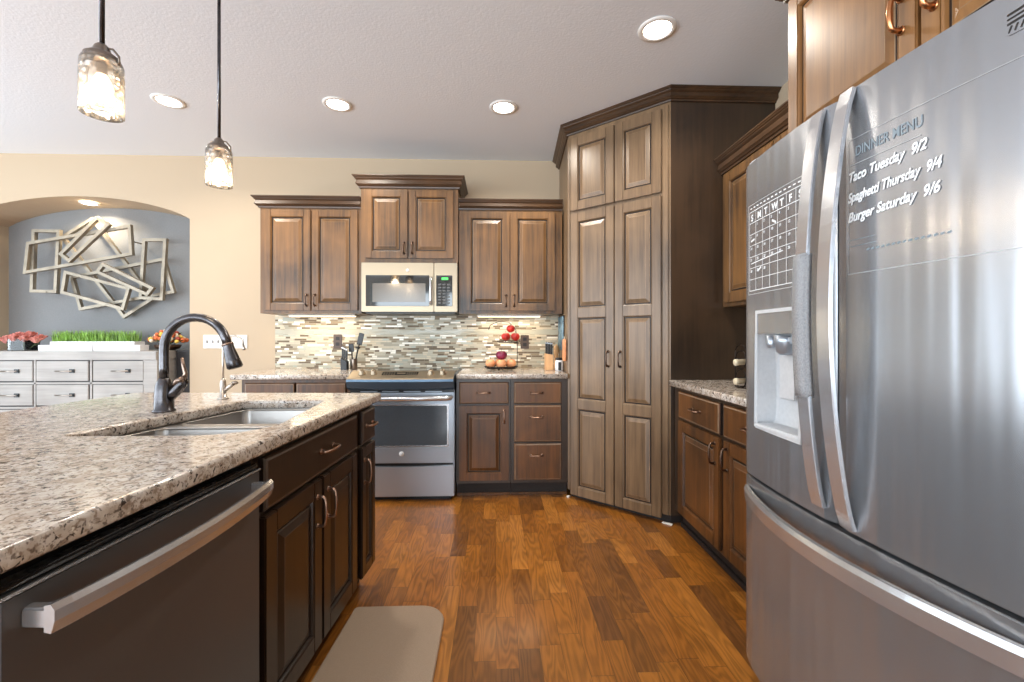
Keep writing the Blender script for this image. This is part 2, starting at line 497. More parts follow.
# ------------------------------------------------------------------ mesh helpers
class MB:
    def __init__(self):
        self.bm = bmesh.new()

    def _bev(self, vs, bev, seg=2):
        if bev > 0:
            es = {e for v in vs for e in v.link_edges}
            bmesh.ops.bevel(self.bm, geom=list(es), offset=bev, segments=seg, affect='EDGES', clamp_overlap=True)

    def box(self, x0, x1, y0, y1, z0, z1, bev=0.0, m=0, seg=2):
        if x1 < x0: x0, x1 = x1, x0
        if y1 < y0: y0, y1 = y1, y0
        if z1 < z0: z0, z1 = z1, z0
        n0 = len(self.bm.faces)
        vs = [self.bm.verts.new((x, y, z)) for x in (x0, x1) for y in (y0, y1) for z in (z0, z1)]
        q = [(0, 1, 3, 2), (4, 6, 7, 5), (0, 4, 5, 1), (2, 3, 7, 6), (0, 2, 6, 4), (1, 5, 7, 3)]
        fs = [self.bm.faces.new([vs[i] for i in f]) for f in q]
        for f in fs: f.material_index = m
        if bev: self._bev(vs, bev, seg)
        return self

    def prism(self, pts, z0, z1, axis='z', bev=0.0, m=0, seg=2):
        """pts: 2-D outline. axis z: (x,y); axis x: (y,z) extruded in x; axis y: (x,z) extruded in y."""
        def P(a, b, h):
            return {'z': (a, b, h), 'x': (h, a, b), 'y': (a, h, b)}[axis]
        A = [self.bm.verts.new(P(a, b, z0)) for a, b in pts]
        B = [self.bm.verts.new(P(a, b, z1)) for a, b in pts]
        n = len(pts)
        fs = [self.bm.faces.new(A[::-1]), self.bm.faces.new(B)]
        for i in range(n):
            fs.append(self.bm.faces.new([A[i], A[(i + 1) % n], B[(i + 1) % n], B[i]]))
        for f in fs: f.material_index = m
        bmesh.ops.recalc_face_normals(self.bm, faces=fs)
        if bev:
            es = set()
            for vv in (A, B):
                for i in range(n):
                    for e in vv[i].link_edges:
                        if e.other_vert(vv[i]) in (vv[i - 1], vv[(i + 1) % n]): es.add(e)
            bmesh.ops.bevel(self.bm, geom=list(es), offset=bev, segments=seg, affect='EDGES', clamp_overlap=True)
        return self

    def loops(self, loops, m=0, cap0=True, cap1=True, closed=False):
        """skin a list of equal-length vertex rings"""
        rings = [[self.bm.verts.new(p) for p in l] for l in loops]
        n = len(rings[0])
        fs = []
        K = len(rings)
        for k in range(K if closed else K - 1):
            a, b = rings[k], rings[(k + 1) % K]
            for i in range(n):
                fs.append(self.bm.faces.new([a[i], a[(i + 1) % n], b[(i + 1) % n], b[i]]))
        if not closed:
            if cap0: fs.append(self.bm.faces.new(rings[0][::-1]))
            if cap1: fs.append(self.bm.faces.new(rings[-1]))
        for f in fs: f.material_index = m; f.smooth = True
        bmesh.ops.recalc_face_normals(self.bm, faces=fs)
        return self

    def tube(self, pts, r, seg=10, m=0, closed=False, flat=None):
        """pipe along a polyline; r a number or a list; flat=(a,b) squashes the section"""
        pts = [Vector(p) for p in pts]
        n = len(pts)
        rs = r if isinstance(r, (list, tuple)) else [r] * n
        loops = []
        up = None
        for i in range(n):
            if closed:
                d = pts[(i + 1) % n] - pts[i - 1]
            elif i == 0:
                d = pts[1] - pts[0]
            elif i == n - 1:
                d = pts[-1] - pts[-2]
            else:
                d = (pts[i + 1] - pts[i]).normalized() + (pts[i] - pts[i - 1]).normalized()
            d.normalize()
            if up is None:
                up = Vector((0, 0, 1)) if abs(d.z) < 0.9 else Vector((0, 1, 0))
            a = up - d * up.dot(d)
            if a.length < 1e-6: a = d.orthogonal()
            a.normalize()
            up = a
            b = d.cross(a)
            loops.append([pts[i] + (a * math.cos(2 * PI * k / seg) + b * math.sin(2 * PI * k / seg)) * rs[i] for k in range(seg)])
        return self.loops(loops, m, closed=closed)

    def bar(self, pts, wv, t, m=0):
        """flat bar along a polyline: half-width vector wv, thickness t list of normal vectors"""
        loops = []
        for p, nrm in zip(pts, t):
            p = Vector(p); nrm = Vector(nrm); wv_ = Vector(wv)
            loops.append([p - wv_ - nrm, p + wv_ - nrm, p + wv_ + nrm, p - wv_ + nrm])
        self.loops(loops, m)
        for f in self.bm.faces: f.smooth = False
        return self

    def lathe(self, prof, c=(0, 0, 0), seg=24, m=0, axis='z', cap=True):
        loops = []
        for r, h in prof:
            l = []
            for k in range(seg):
                a = 2 * PI * k / seg
                x, y = r * math.cos(a), r * math.sin(a)
                p = {'z': (x, y, h), 'y': (x, h, y), 'x': (h, x, y)}[axis]
                l.append((c[0] + p[0], c[1] + p[1], c[2] + p[2]))
            loops.append(l)
        return self.loops(loops, m, cap, cap)

    def ball(self, c, r, seg=14, rings=9, m=0, sz=1.0, squash=None):
        prof = []
        for i in range(rings + 1):
            a = -PI / 2 + PI * i / rings
            prof.append((max(r * math.cos(a), r * 0.02), r * sz * math.sin(a)))
        return self.lathe(prof, c, seg, m)

    def smooth(self):
        for f in self.bm.faces: f.smooth = True
        return self

    def xf(self, mtx):
        bmesh.ops.transform(self.bm, matrix=mtx, verts=self.bm.verts)
        return self

    def build(self, name, mats, parent=None, world=False, label=None):
        if parent is not None and world:
            bmesh.ops.transform(self.bm, matrix=WM[parent.name].inverted(), verts=self.bm.verts)
        me = bpy.data.meshes.new(name)
        self.bm.to_mesh(me)
        self.bm.free()
        if not isinstance(mats, (list, tuple)): mats = [mats]
        for x in mats: me.materials.append(x)
        o = bpy.data.objects.new(name, me)
        COL.objects.link(o)
        if parent is not None:
            o.parent = parent
            WM[o.name] = WM[parent.name]
        else:
            WM[o.name] = Matrix.Identity(4)
        if label: o['label'] = label
        return o


WM = {}


def thing(name, label, cat, loc=(0, 0, 0), rz=0.0, group=None):
    o = bpy.data.objects.new(name, None)
    COL.objects.link(o)
    o.empty_display_size = 0.05
    o.location = loc
    o.rotation_euler = (0, 0, rz)
    WM[o.name] = Matrix.Translation(loc) @ Matrix.Rotation(rz, 4, 'Z')
    o['label'] = label
    o['category'] = cat
    if group: o['group'] = group
    return o


def tag(o, label, cat, group=None):
    o['label'] = label; o['category'] = cat
    if group: o['group'] = group
    return o


def recenter(o, loc):
    """put a single-mesh thing's origin at loc"""
    o.data.transform(Matrix.Translation([-v for v in loc]))
    o.location = loc
    WM[o.name] = Matrix.Translation(loc)
    return o


def struct(o):
    o['kind'] = 'structure'
    return o


def curve_slab(name, loops, z0, z1, mats, bev=0.006, parent=None, world=True, label=None):
    cu = bpy.data.curves.new(name, 'CURVE')
    cu.dimensions = '2D'
    cu.fill_mode = 'BOTH'
    cu.extrude = (z1 - z0) / 2 - bev
    cu.bevel_depth = bev
    cu.bevel_resolution = 3
    cu.offset = -bev
    for l in loops:
        s = cu.splines.new('POLY')
        s.points.add(len(l) - 1)
        for p, (x, y) in zip(s.points, l): p.co = (x, y, 0, 1)
        s.use_cyclic_u = True
    tmp = bpy.data.objects.new('tmp', cu)
    COL.objects.link(tmp)
    dg = bpy.context.evaluated_depsgraph_get()
    me = bpy.data.meshes.new_from_object(tmp.evaluated_get(dg))
    bpy.data.objects.remove(tmp)
    me.name = name
    me.transform(Matrix.Translation((0, 0, (z0 + z1) / 2)))
    if parent is not None and world: me.transform(WM[parent.name].inverted())
    me.materials.clear()
    for x in (mats if isinstance(mats, (list, tuple)) else [mats]): me.materials.append(x)
    o = bpy.data.objects.new(name, me)
    COL.objects.link(o)
    if parent is not None:
        o.parent = parent
        WM[o.name] = WM[parent.name]
    else:
        WM[o.name] = Matrix.Identity(4)
    if label: o['label'] = label
    return o


def rrect(x0, x1, y0, y1, r, n=5):
    pts = []
    for cx, cy, a0 in ((x1 - r, y1 - r, 0), (x0 + r, y1 - r, 90), (x0 + r, y0 + r, 180), (x1 - r, y0 + r, 270)):
        for i in range(n + 1):
            a = R(a0 + 90 * i / n)
            pts.append((cx + r * math.cos(a), cy + r * math.sin(a)))
    return pts


def rpoly(pts, rad, n=6):
    """round the corners of a polygon"""
    out = []
    N = len(pts)
    for i in range(N):
        p = Vector(pts[i]); a = (Vector(pts[i - 1]) - p); b = (Vector(pts[(i + 1) % N]) - p)
        r = rad[i] if isinstance(rad, (list, tuple)) else rad
        a.normalize(); b.normalize()
        ang = a.angle(b)
        t = r / math.tan(ang / 2)
        c = p + (a + b).normalized() * (r / math.sin(ang / 2))
        s = p + a * t - c; e = p + b * t - c
        a0 = math.atan2(s.y, s.x); a1 = math.atan2(e.y, e.x)
        d = (a1 - a0 + PI) % (2 * PI) - PI
        for k in range(n + 1):
            q = a0 + d * k / n
            out.append((c.x + r * math.cos(q), c.y + r * math.sin(q)))
    return out


def text_mesh(body, size, shear=0.0, thick=0.0, offset=0.0):
    cu = bpy.data.curves.new('txt', 'FONT')
    cu.body = body
    cu.size = size
    cu.shear = shear
    cu.extrude = thick
    cu.offset = offset
    tmp = bpy.data.objects.new('tmp', cu)
    COL.objects.link(tmp)
    dg = bpy.context.evaluated_depsgraph_get()
    me = bpy.data.meshes.new_from_object(tmp.evaluated_get(dg))
    bpy.data.objects.remove(tmp)
    return me


# ------------------------------------------------------------------ cabinet making (front faces local -y, x to the right, z up)
T = 0.02


def edge_for(m):
    return M['island_edge'] if m is M['island'] else M['dark_edge'] if m is M['base'] else M['edge']


def raised_door(parent, x0, x1, z0, z1, panels=None, y=0.0, wood_m=None, stile=0.055, name='door', t=T):
    """door slab whose back is at local y, front at y-t. panels: list of (z0,z1) openings"""
    mb = MB()
    yf = y - t
    if panels is None: panels = [(z0 + stile, z1 - stile)]
    mb.box(x0, x0 + stile, yf, y, z0, z1, 0.004)
    mb.box(x1 - stile, x1, yf, y, z0, z1, 0.004)
    zs = [z0] + [v for p in panels for v in p] + [z1]
    for a, b in zip(zs[0::2], zs[1::2]):
        mb.box(x0 + stile - 0.001, x1 - stile + 0.001, yf + 0.0004, y, a, b, 0.002)
    for pz0, pz1 in panels:
        px0, px1 = x0 + stile, x1 - stile
        prof = [(-0.001, yf + 0.001, 0), (0.004, yf + 0.004, 0), (0.007, yf + 0.0135, 1), (0.013, yf + 0.0135, 1), (0.016, yf + 0.0105, 2), (0.0185, yf + 0.0095, 0), (0.040, yf + 0.0025, 2), (0.0415, yf + 0.002, 0)]
        rings = []
        for ins, yy, mi in prof:
            rings.append([mb.bm.verts.new(p) for p in ((px0 + ins, yy, pz0 + ins), (px1 - ins, yy, pz0 + ins), (px1 - ins, yy, pz1 - ins), (px0 + ins, yy, pz1 - ins))])
        fs = []
        for k in range(len(rings) - 1):
            for i in range(4):
                f = mb.bm.faces.new([rings[k][i], rings[k][(i + 1) % 4], rings[k + 1][(i + 1) % 4], rings[k + 1][i]])
                f.material_index = prof[k][2]
                fs.append(f)
        fs.append(mb.bm.faces.new(rings[-1]))
        mb.box(px0 - 0.002, px1 + 0.002, y - 0.004, y - 0.001, pz0 - 0.002, pz1 + 0.002)
    return mb.build(name, [wood_m, M['glaze'], edge_for(wood_m)], parent)


def slab_front(parent, x0, x1, z0, z1, y=0.0, wood_m=None, name='drawer', t=T):
    mb = MB()
    yf = y - t
    prof = [(0, y), (0, yf + 0.007), (0.005, yf + 0.002), (0.011, yf)]
    mi = [1, 0, 2, 0]
    rings = []
    for ins, yy in prof:
        rings.append([mb.bm.verts.new(p) for p in ((x0 + ins, yy, z0 + ins), (x1 - ins, yy, z0 + ins), (x1 - ins, yy, z1 - ins), (x0 + ins, yy, z1 - ins))])
    for k in range(len(rings) - 1):
        for i in range(4):
            f = mb.bm.faces.new([rings[k][i], rings[k][(i + 1) % 4], rings[k + 1][(i + 1) % 4], rings[k + 1][i]])
            f.material_index = mi[k]
    mb.bm.faces.new(rings[-1])
    mb.bm.faces.new(rings[0][::-1])
    return mb.build(name, [wood_m, M['glaze'], edge_for(wood_m)], parent)


def pull(parent, x, z, L=0.10, vert=True, y=-T, m=None, r=0.005, stand=0.028):
    """arched bar pull with two flared feet"""
    mb = MB()
    h = L / 2
    def P(s, out): return (x, y - out, z + s) if vert else (x + s, y - out, z)
    path = [P(-h, 0.0), P(-h, stand * .75), P(-h * .86, stand), P(-h * .4, stand * 1.12), P(0, stand * 1.16), P(h * .4, stand * 1.12), P(h * .86, stand), P(h, stand * .75), P(h, 0.0)]
    mb.tube(path, [r * 1.5, r * 1.05, r * 1.1, r * 1.0, r * 1.25, r * 1.0, r * 1.1, r * 1.05, r * 1.5], 8)
    for s in (-h, h):
        c = P(s, 0)
        mb.lathe([(r * 2.0, -0.004), (r * 1.9, -0.001), (r * 1.2, 0.0)], (c[0], c[1], c[2]), 10, 0, 'y')
    return mb.build('handle', m or M['bronze'], parent)


def crown_sweep(mb, path, z0, z1, proj, closed=False):
    """crown moulding along a plan path (outward side is to the right of travel)"""
    h = z1 - z0
    prof = [(0.0, 0.0), (0.012, 0.0), (0.014, 0.12), (0.022, 0.16), (0.026, 0.22), (0.034, 0.30), (0.5, 0.62), (0.72, 0.74), (0.76, 0.80), (0.86, 0.83), (0.93, 0.90), (1.0, 0.92), (1.0, 1.0), (0.0, 1.0)]
    prof = [((a * proj if i > 5 else a), b * h) for i, (a, b) in enumerate(prof)]
    n = len(path)
    loops = []
    for i, p in enumerate(path):
        p = Vector(p)
        if i == 0: d0 = d1 = (Vector(path[1]) - p).normalized()
        elif i == n - 1: d0 = d1 = (p - Vector(path[i - 1])).normalized()
        else:
            d0 = (p - Vector(path[i - 1])).normalized(); d1 = (Vector(path[i + 1]) - p).normalized()
        n0 = Vector((d0.y, -d0.x)); n1 = Vector((d1.y, -d1.x))
        b = (n0 + n1).normalized()
        k = 1 / max(0.3, b.dot(n0))
        loops.append([(p.x + b.x * o * k, p.y + b.y * o * k, z0 + dz) for o, dz in prof])
    mb.loops(loops)
    for f in mb.bm.faces: f.smooth = False


# ================================================================== THE ROOM
WX = 1.775      # right wall
BY = 3.89       # far wall
CZ = 2.743
LX = -5.6
FY = -4.5
ob = MB().box(LX - .2, WX + .2, FY - .2, BY + .5, -0.12, 0.0).build('floor', M['floor']); struct(ob)
ob = MB().box(LX - .2, WX + .2, FY - .2, BY + .5, CZ, CZ + .12).build('ceiling', M['ceiling']); struct(ob)
ob = MB().box(WX, WX + .15, FY, BY + .15, 0, CZ).build('wall_right', M['wall']); struct(ob)

# far wall with the arched opening of the niche
NX0, NX1, NS, NP = -4.50, -2.632, 2.20, 2.385
mb = MB()
mb.box(LX, NX0, BY, BY + .15, 0, CZ)
mb.box(NX1, WX, BY, BY + .15, 0, CZ)
arc = []
K = 24
for i in range(K + 1):
    t = i / K
    x = NX0 + (NX1 - NX0) * t
    arc.append((x, NS + (NP - NS) * (1 - (2 * t - 1) ** 2) ** 0.8))
for i in range(K):
    (xa, za), (xb, zb) = arc[i], arc[i + 1]
    mb.prism([(xa, za), (xb, zb), (xb, CZ), (xa, CZ)], BY, BY + .15, 'y')
bmesh.ops.remove_doubles(mb.bm, verts=mb.bm.verts, dist=1e-5)
struct(mb.build('wall_back', M['wall']))
# niche: painted soffit and cheeks in wall colour, back in slate grey
ND = 4.24
mb = MB()
mb.box(NX0 - .1, NX0, BY + .15, ND + .1, 0, NS + .05)
mb.box(NX1, NX1 + .1, BY + .15, ND + .1, 0, NS + .05)
for i in range(K):
    (xa, za), (xb, zb) = arc[i], arc[i + 1]
    mb.prism([(xa, za), (xb, zb), (xb, CZ), (xa, CZ)], BY + .15, ND, 'y')
struct(mb.build('wall_niche_soffit', M['wall']))
struct(MB().box(NX0 - .1, NX1 + .1, ND, ND + .1, 0, CZ).build('wall_niche', M['niche']))

# left wall and the wall behind the camera, each with window openings
mb = MB()
ys = [FY]
for y in (-3.4, -1.6, 0.2, 2.0): ys += [y - .76, y + .76]
ys.append(BY)
for a, b in zip(ys[0::2], ys[1::2]): mb.box(LX - .12, LX, a, b, 0, CZ)
for a, b in zip(ys[1:-1:2], ys[2:-1:2]):
    mb.box(LX - .12, LX, a, b, 0, .15); mb.box(LX - .12, LX, a, b, 2.5, CZ)
struct(mb.build('wall_left', M['white_wall']))
mb = MB()
xs = [LX]
for x in (-4.3, -2.4, -0.5): xs += [x - .82, x + .82]
xs.append(WX)
for a, b in zip(xs[0::2], xs[1::2]): mb.box(a, b, FY - .12, FY, 0, CZ)
for a, b in zip(xs[1:-1:2], xs[2:-1:2]):
    mb.box(a, b, FY - .12, FY, 0, .15); mb.box(a, b, FY - .12, FY, 2.5, CZ)
struct(mb.build('wall_front', M['white_wall']))

# backsplash
bs = MB().box(-1.905, 0.556, BY - .012, BY - .001, 0.916, 1.374).build('tile_backsplash', M['mosaic'])
tag(bs, 'linear glass and stone mosaic backsplash in cream, grey and taupe under the upper cabinets', 'backsplash')


# ================================================================== FAR WALL CABINETS
def carcass(parent, x0, x1, y0, y1, z0, z1, m, name='body', bev=0.002):
    return MB().box(x0, x1, y0, y1, z0, z1, bev).build(name, m, parent)


def upper(name, label, X0, X1, yf, z0, z1, doors, crown, m, handle_z, yb=BY, ret=(True, True), hm=None, group=None):
    """doors: list of (x0,x1,z0,z1,handle_x); all world x"""
    t = thing(name, label, 'cabinet', (X0, yf, 0), 0, group)
    f = lambda x: x - X0
    carcass(t, 0, X1 - X0, 0, yb - yf - .001, z0, z1, m)
    for (a, b, c, d, hx) in doors:
        dr = raised_door(t, f(a), f(b), c, d, None, -0.0005, m)
        pull(dr, f(hx), handle_z, 0.085, True, -T, hm or M['bronze_dark'])
    cb = MB()
    pth = []
    if ret[0]: pth.append((0, yb - yf - .002))
    pth += [(0, 0), (X1 - X0, 0)]
    if ret[1]: pth.append((X1 - X0, yb - yf - .002))
    if not ret[0]: pth[0] = (0, 0)
    # travel with outward on the right: from left-back to front to right-back needs reversing
    crown_sweep(cb, pth, crown[0], crown[1], crown[2])
    cb.build('crown_moulding', M['wood_x'], t)
    return t


YU = 3.55
upper('wall_cabinet', 'brown stained two-door wall cabinet left of the microwave, at the end of the tan wall', -1.86, -1.07, YU, 1.372, 2.215,
      [(-1.825, -1.463, 1.395, 2.19, -1.49), (-1.453, -1.095, 1.395, 2.19, -1.425)], (2.205, 2.292, 0.05), M['wood'], 1.475, ret=(True, False))
upper('wall_cabinet', 'shorter stained wall cabinet above the microwave, standing taller than its neighbours', -1.066, -0.302, 3.52, 1.772, 2.38,
      [(-1.03, -0.697, 1.805, 2.345, -0.725), (-0.687, -0.338, 1.805, 2.345, -0.66)], (2.36, 2.452, 0.055), M['wood'], 1.885)
upper('wall_cabinet', 'brown stained two-door wall cabinet between the microwave and the tall pantry', -0.298, 0.535, YU, 1.372, 2.22,
      [(-0.255, 0.108, 1.395, 2.19, 0.08), (0.118, 0.475, 1.395, 2.19, 0.145)], (2.205, 2.285, 0.045), M['wood'], 1.475, ret=(False, False))

# under-cabinet lights
for i, (a, b) in enumerate(((-1.72, -1.17), (-0.16, 0.38))):
    t = thing('under_cabinet_light', ['slim lit strip under the wall cabinet left of the microwave', 'slim lit strip under the wall cabinet beside the pantry'][i], 'light', ((a + b) / 2, 3.74, 1.35))
    MB().box(-(b - a) / 2, (b - a) / 2, -.03, .03, .008, .0215, .003).build('housing', M['trim'], t)
    MB().box(-(b - a) / 2 + .01, (b - a) / 2 - .01, -.022, .022, .004, .008).build('diffuser', M['strip'], t)
    area('strip_glow', (0, 0, 0.0), (0, 0, 0), b - a - .02, .04, 1.6, (1, .82, .58), t)

# base cabinets right of the range
t = thing('base_cabinet', 'base cabinet with one drawer over a raised panel door, right of the range', 'cabinet', (-0.292, 3.26, 0))
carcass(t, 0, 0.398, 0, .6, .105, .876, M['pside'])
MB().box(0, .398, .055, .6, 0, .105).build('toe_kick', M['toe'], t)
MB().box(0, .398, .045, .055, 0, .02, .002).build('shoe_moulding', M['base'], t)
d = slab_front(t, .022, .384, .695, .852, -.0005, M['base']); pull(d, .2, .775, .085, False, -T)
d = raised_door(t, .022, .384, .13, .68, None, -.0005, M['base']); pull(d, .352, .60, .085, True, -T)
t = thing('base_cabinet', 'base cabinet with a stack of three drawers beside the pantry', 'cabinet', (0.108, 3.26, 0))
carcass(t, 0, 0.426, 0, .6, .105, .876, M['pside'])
MB().box(0, .426, .055, .6, 0, .105).build('toe_kick', M['toe'], t)
MB().box(0, .426, .045, .055, 0, .02, .002).build('shoe_moulding', M['base'], t)
for a, b in ((.695, .852), (.412, .682), (.13, .40)):
    d = slab_front(t, .024, .374, a, b, -.0005, M['base'])
    pull(d, .19, (a + b) / 2 + (.0 if b > .8 else .05), .085, False, -T)
# base cabinet left of the range (behind the island)
t = thing('base_cabinet', 'base cabinet left of the range, mostly behind the island', 'cabinet', (-1.84, 3.26, 0))
carcass(t, 0, 0.78, 0, .6, .105, .876, M['base'])
MB().box(0, .78, .055, .6, 0, .105).build('toe_kick', M['toe'], t)
for a, b in ((.03, .385), (.395, .75)):
    d = slab_front(t, a, b, .695, .852, -.0005, M['base']); pull(d, (a + b) / 2, .775, .085, False, -T)
    d = raised_door(t, a, b, .13, .68, None, -.0005, M['base']); pull(d, b - .03 if a < .1 else a + .03, .6, .085, True, -T)

o = curve_slab('granite_countertop', [[(-0.288, BY - .002), (-0.288, 3.22), (0.525, 3.22), (0.530, 3.25), (0.554, BY - .002)]], .878, .915, M['granite'], .006)
tag(o, 'short cream granite countertop between the range and the pantry', 'countertop')
o = curve_slab('granite_countertop', [[(-1.90, BY - .002), (-1.90, 3.22), (-1.064, 3.22), (-1.064, BY - .002)]], .878, .915, M['granite'], .006)
tag(o, 'cream granite countertop left of the range against the mosaic backsplash', 'countertop')

# ================================================================== RANGE
t = thing('range', 'stainless slide-in electric range with front knobs and oven window', 'range', (-0.678, 3.2, 0))
hw = .376
MB().box(-hw, hw, .035, .665, .03, .905, .003).build('body', M['steel'], t)
MB().box(-hw + .01, hw - .01, .10, .665, .905, .917, .003).build('cooktop', M['blackglass'], t)
# control panel with bowed front lip
mb = MB()
prof = lambda b: [(.11, .932), (.095, .936), (-.045 - b, .895), (-.060 - b, .886), (-.062 - b, .870), (-.045 - b, .825 - b * .4), (-.01, .806), (.034, .804), (.11, .804)]
ls = []
for i in range(17):
    s = -1 + 2 * i / 16
    b = .022 * (1 - s * s)
    ls.append([(s * hw, y, z) for y, z in prof(b)])
mb.loops(ls)
for f in mb.bm.faces: f.smooth = False
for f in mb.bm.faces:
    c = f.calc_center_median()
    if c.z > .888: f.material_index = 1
mb.build('control_panel', [M['daylit_steel'], M['warm_lit_steel']], t)
# dark vent slot and shadow strip under the lip
MB().box(-hw, hw, .028, .036, .782, .806).build('vent_strip', M['black'], t)
mb = MB()
for k in range(4):
    x = -.30 + k * .155
    mb.box(x, x + .12, .012, .03, .788, .793, .001)
mb.build('vent_slot', M['steel'], t)
# knobs tilted on the panel
for kx in (-.29, -.205, .205, .29):
    mb = MB()
    mb.lathe([(.026, 0), (.026, .006), (.021, .01), (.019, .028), (.017, .032), (.004, .033)], (0, 0, 0), 20)
    mb.box(-.004, .004, -.019, .019, .030, .037, .002)
    mb.xf(Matrix.Translation((kx, .025, .917)) @ Matrix.Rotation(R(18), 4, 'X'))
    mb.build('knob', M['warm_lit_steel'], t)
mb = MB()
mb.box(-.145, .11, -.028, .030, 0, .004, .001)
mb.xf(Matrix.Translation((0, .025, .9165)) @ Matrix.Rotation(R(18), 4, 'X'))
dp = mb.build('display', M['blackglass'], t, label='dark touch display panel')
mb = MB()
for k in range(5):
    for j in range(2):
        mb.box(-.135 + k * .018, -.124 + k * .018, -.02 + j * .022, -.008 + j * .022, .004, .0046)
        mb.box(.03 + k * .016, .04 + k * .016, -.02 + j * .022, -.008 + j * .022, .004, .0046)
mb.box(-.04, .022, -.01, .014, .004, .0046)
mb.xf(Matrix.Translation((0, .025, .917)) @ Matrix.Rotation(R(18), 4, 'X'))
mb.build('touch_key', M['warm_lit_steel'], dp)
# oven door
mb = MB()
mb.box(-hw + .002, hw - .002, -.002, .033, .275, .783, .008)
dr = mb.build('oven_door', M['steel'], t)
mb = MB(); mb.prism(rrect(-.325, .325, .405, .69, .012), -.004, .0, 'y', .001)
mb.build('window', M['ovenglass'], dr)
mb = MB()
for (a, b, c, e) in ((-.337, .337, .69, .702), (-.337, .337, .393, .405), (-.337, -.325, .40, .695), (.325, .337, .40, .695)):
    mb.box(a, b, -.0055, .0, c, e, .002)
mb.build('window_trim', M['fbar'], dr)
mb = MB()
mb.tube([(-.352, -.005, .752), (-.35, -.045, .752), (-.33, -.058, .75), (0, -.064, .748), (.33, -.058, .75), (.35, -.045, .752), (.352, -.005, .752)], [.019] * 7, 12)
mb.build('handle', M['fbary'], dr)
mb = MB(); mb.lathe([(.001, -.0075), (.017, -.0075), (.018, -.005), (.018, -.002)], (0.0, 0, .345), 24, 0, 'y')
lg = mb.build('logo_badge', M['white'], dr, label='round pale maker badge')
me = text_mesh('GE', .017, .25)
me.transform(Matrix.Translation((-.012, -.0079, .339)) @ Matrix.Rotation(R(90), 4, 'X'))
me.materials.append(M['marker_grey'])
o = bpy.data.objects.new('lettering', me); COL.objects.link(o); o.parent = lg
# storage drawer with bowed top
mb = MB()
pts = [(-hw + .002, .036)] + [(hw - .002, .036)] + [(hw - .002 - i * (2 * hw - .004) / 16, .262 - .012 * (1 - (1 - i / 8) ** 2)) for i in range(17)]
mb.prism(pts, -.002, .033, 'y', .003)
mb.build('storage_drawer', M['steel'], t)
MB().box(-hw + .01, hw - .01, .02, .034, .25, .275).build('gap_shadow_strip', M['black'], t)
MB().box(-hw + .03, hw - .03, .05, .6, 0, .03).build('foot', M['black'], t)

# ================================================================== MICROWAVE
t = thing('microwave', 'stainless over-the-range microwave with black glass door and keypad', 'microwave', (-0.676, 3.47, 1.37))
o = lambda v: v + .676
MB().box(-.372, .372, .03, .41, .012, .395, .004).build('body', M['black'], t)
mb = MB(); mb.box(-.372, o(-.487), 0, .03, .012, .395, .004)
dr = mb.build('door', M['warm_lit_steel'], t)
MB().box(o(-1.013), o(-.522), -.003, 0, .056, .297, .003).build('glass', M['blackglass'], dr)
MB().box(o(-.962), o(-.55), -.0036, -.002, .087, .235, .001).build('window', M['innerwin'], dr)
mb = MB(); mb.tube([(o(-.507), 0, .28), (o(-.507), -.028, .276), (o(-.507), -.034, .25), (o(-.507), -.036, .176), (o(-.507), -.034, .1), (o(-.507), -.028, .074), (o(-.507), 0, .07)], .010, 10)
mb.build('handle', M['fbar'], dr)
mb = MB(); mb.lathe([(.001, -.003), (.011, -.003), (.012, -.001)], (o(-.69), 0, .337), 18, 0, 'y'); 
lg = mb.build('logo_badge', M['white'], dr, label='round pale maker badge')
me = text_mesh('GE', .012, .25)
me.transform(Matrix.Translation((o(-.6975), -.0034, .333)) @ Matrix.Rotation(R(90), 4, 'X'))
me.materials.append(M['marker_grey'])
q = bpy.data.objects.new('lettering', me); COL.objects.link(q); q.parent = lg
mb = MB(); mb.box(o(-.484), .372, 0, .03, .012, .395, .004)
cp = mb.build('control_side', M['warm_lit_steel'], t)
MB().box(o(-.468), o(-.342), -.003, 0, .056, .297, .003).build('keypad', M['blackglass'], cp)
MB().box(o(-.425), o(-.375), -.004, -.002, .262, .280).build('display', M['screen'], cp, label='small green lit clock display')
mb = MB()
for r_ in range(7):
    for c_ in range(3):
        mb.box(o(-.452) + c_ * .034, o(-.430) + c_ * .034, -.0042, -.002, .075 + r_ * .024, .087 + r_ * .024, .0005)
mb.build('key', simple('microwave_keys', (92, 92, 92), .5, vary=.05), cp)
MB().box(-.35, .35, .04, .38, 0, .012, .002).build('vent_base', M['black'], t)

# ================================================================== PANTRY
A = Vector((.535, 3.245)); B = Vector((1.10, 2.74))
dv = (B - A); PWID = dv.length
prz = math.atan2(dv.y, dv.x)
t = thing('corner_pantry', 'tall diagonal corner pantry cabinet with four raised panel doors reaching the ceiling', 'cabinet', (A.x, A.y, 0), prz)
mb = MB()
mb.prism([(.56, BY - .003), (A.x, A.y), (B.x, B.y), (WX - .002, B.y), (WX - .002, BY - .003)], .06, 2.70, 'z')
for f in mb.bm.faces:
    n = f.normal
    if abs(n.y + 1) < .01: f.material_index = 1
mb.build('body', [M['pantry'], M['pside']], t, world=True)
mb = MB(); mb.prism([(.585, BY - .003), (A.x + .03, A.y + .03), (B.x + .015, B.y + .035), (WX - .002, B.y + .035), (WX - .002, BY - .003)], 0, .06, 'z')
mb.build('toe_kick', M['toe'], t, world=True)
mb = MB()
crown_sweep(mb, [(.56, BY - .003), (A.x, A.y), (B.x, B.y), (WX - .002, B.y)], 2.668, CZ - .002, .062)
mb.build('crown_moulding', M['wood_x'], t, world=True)
dm = M['pantry']
half = PWID / 2
gx = .028
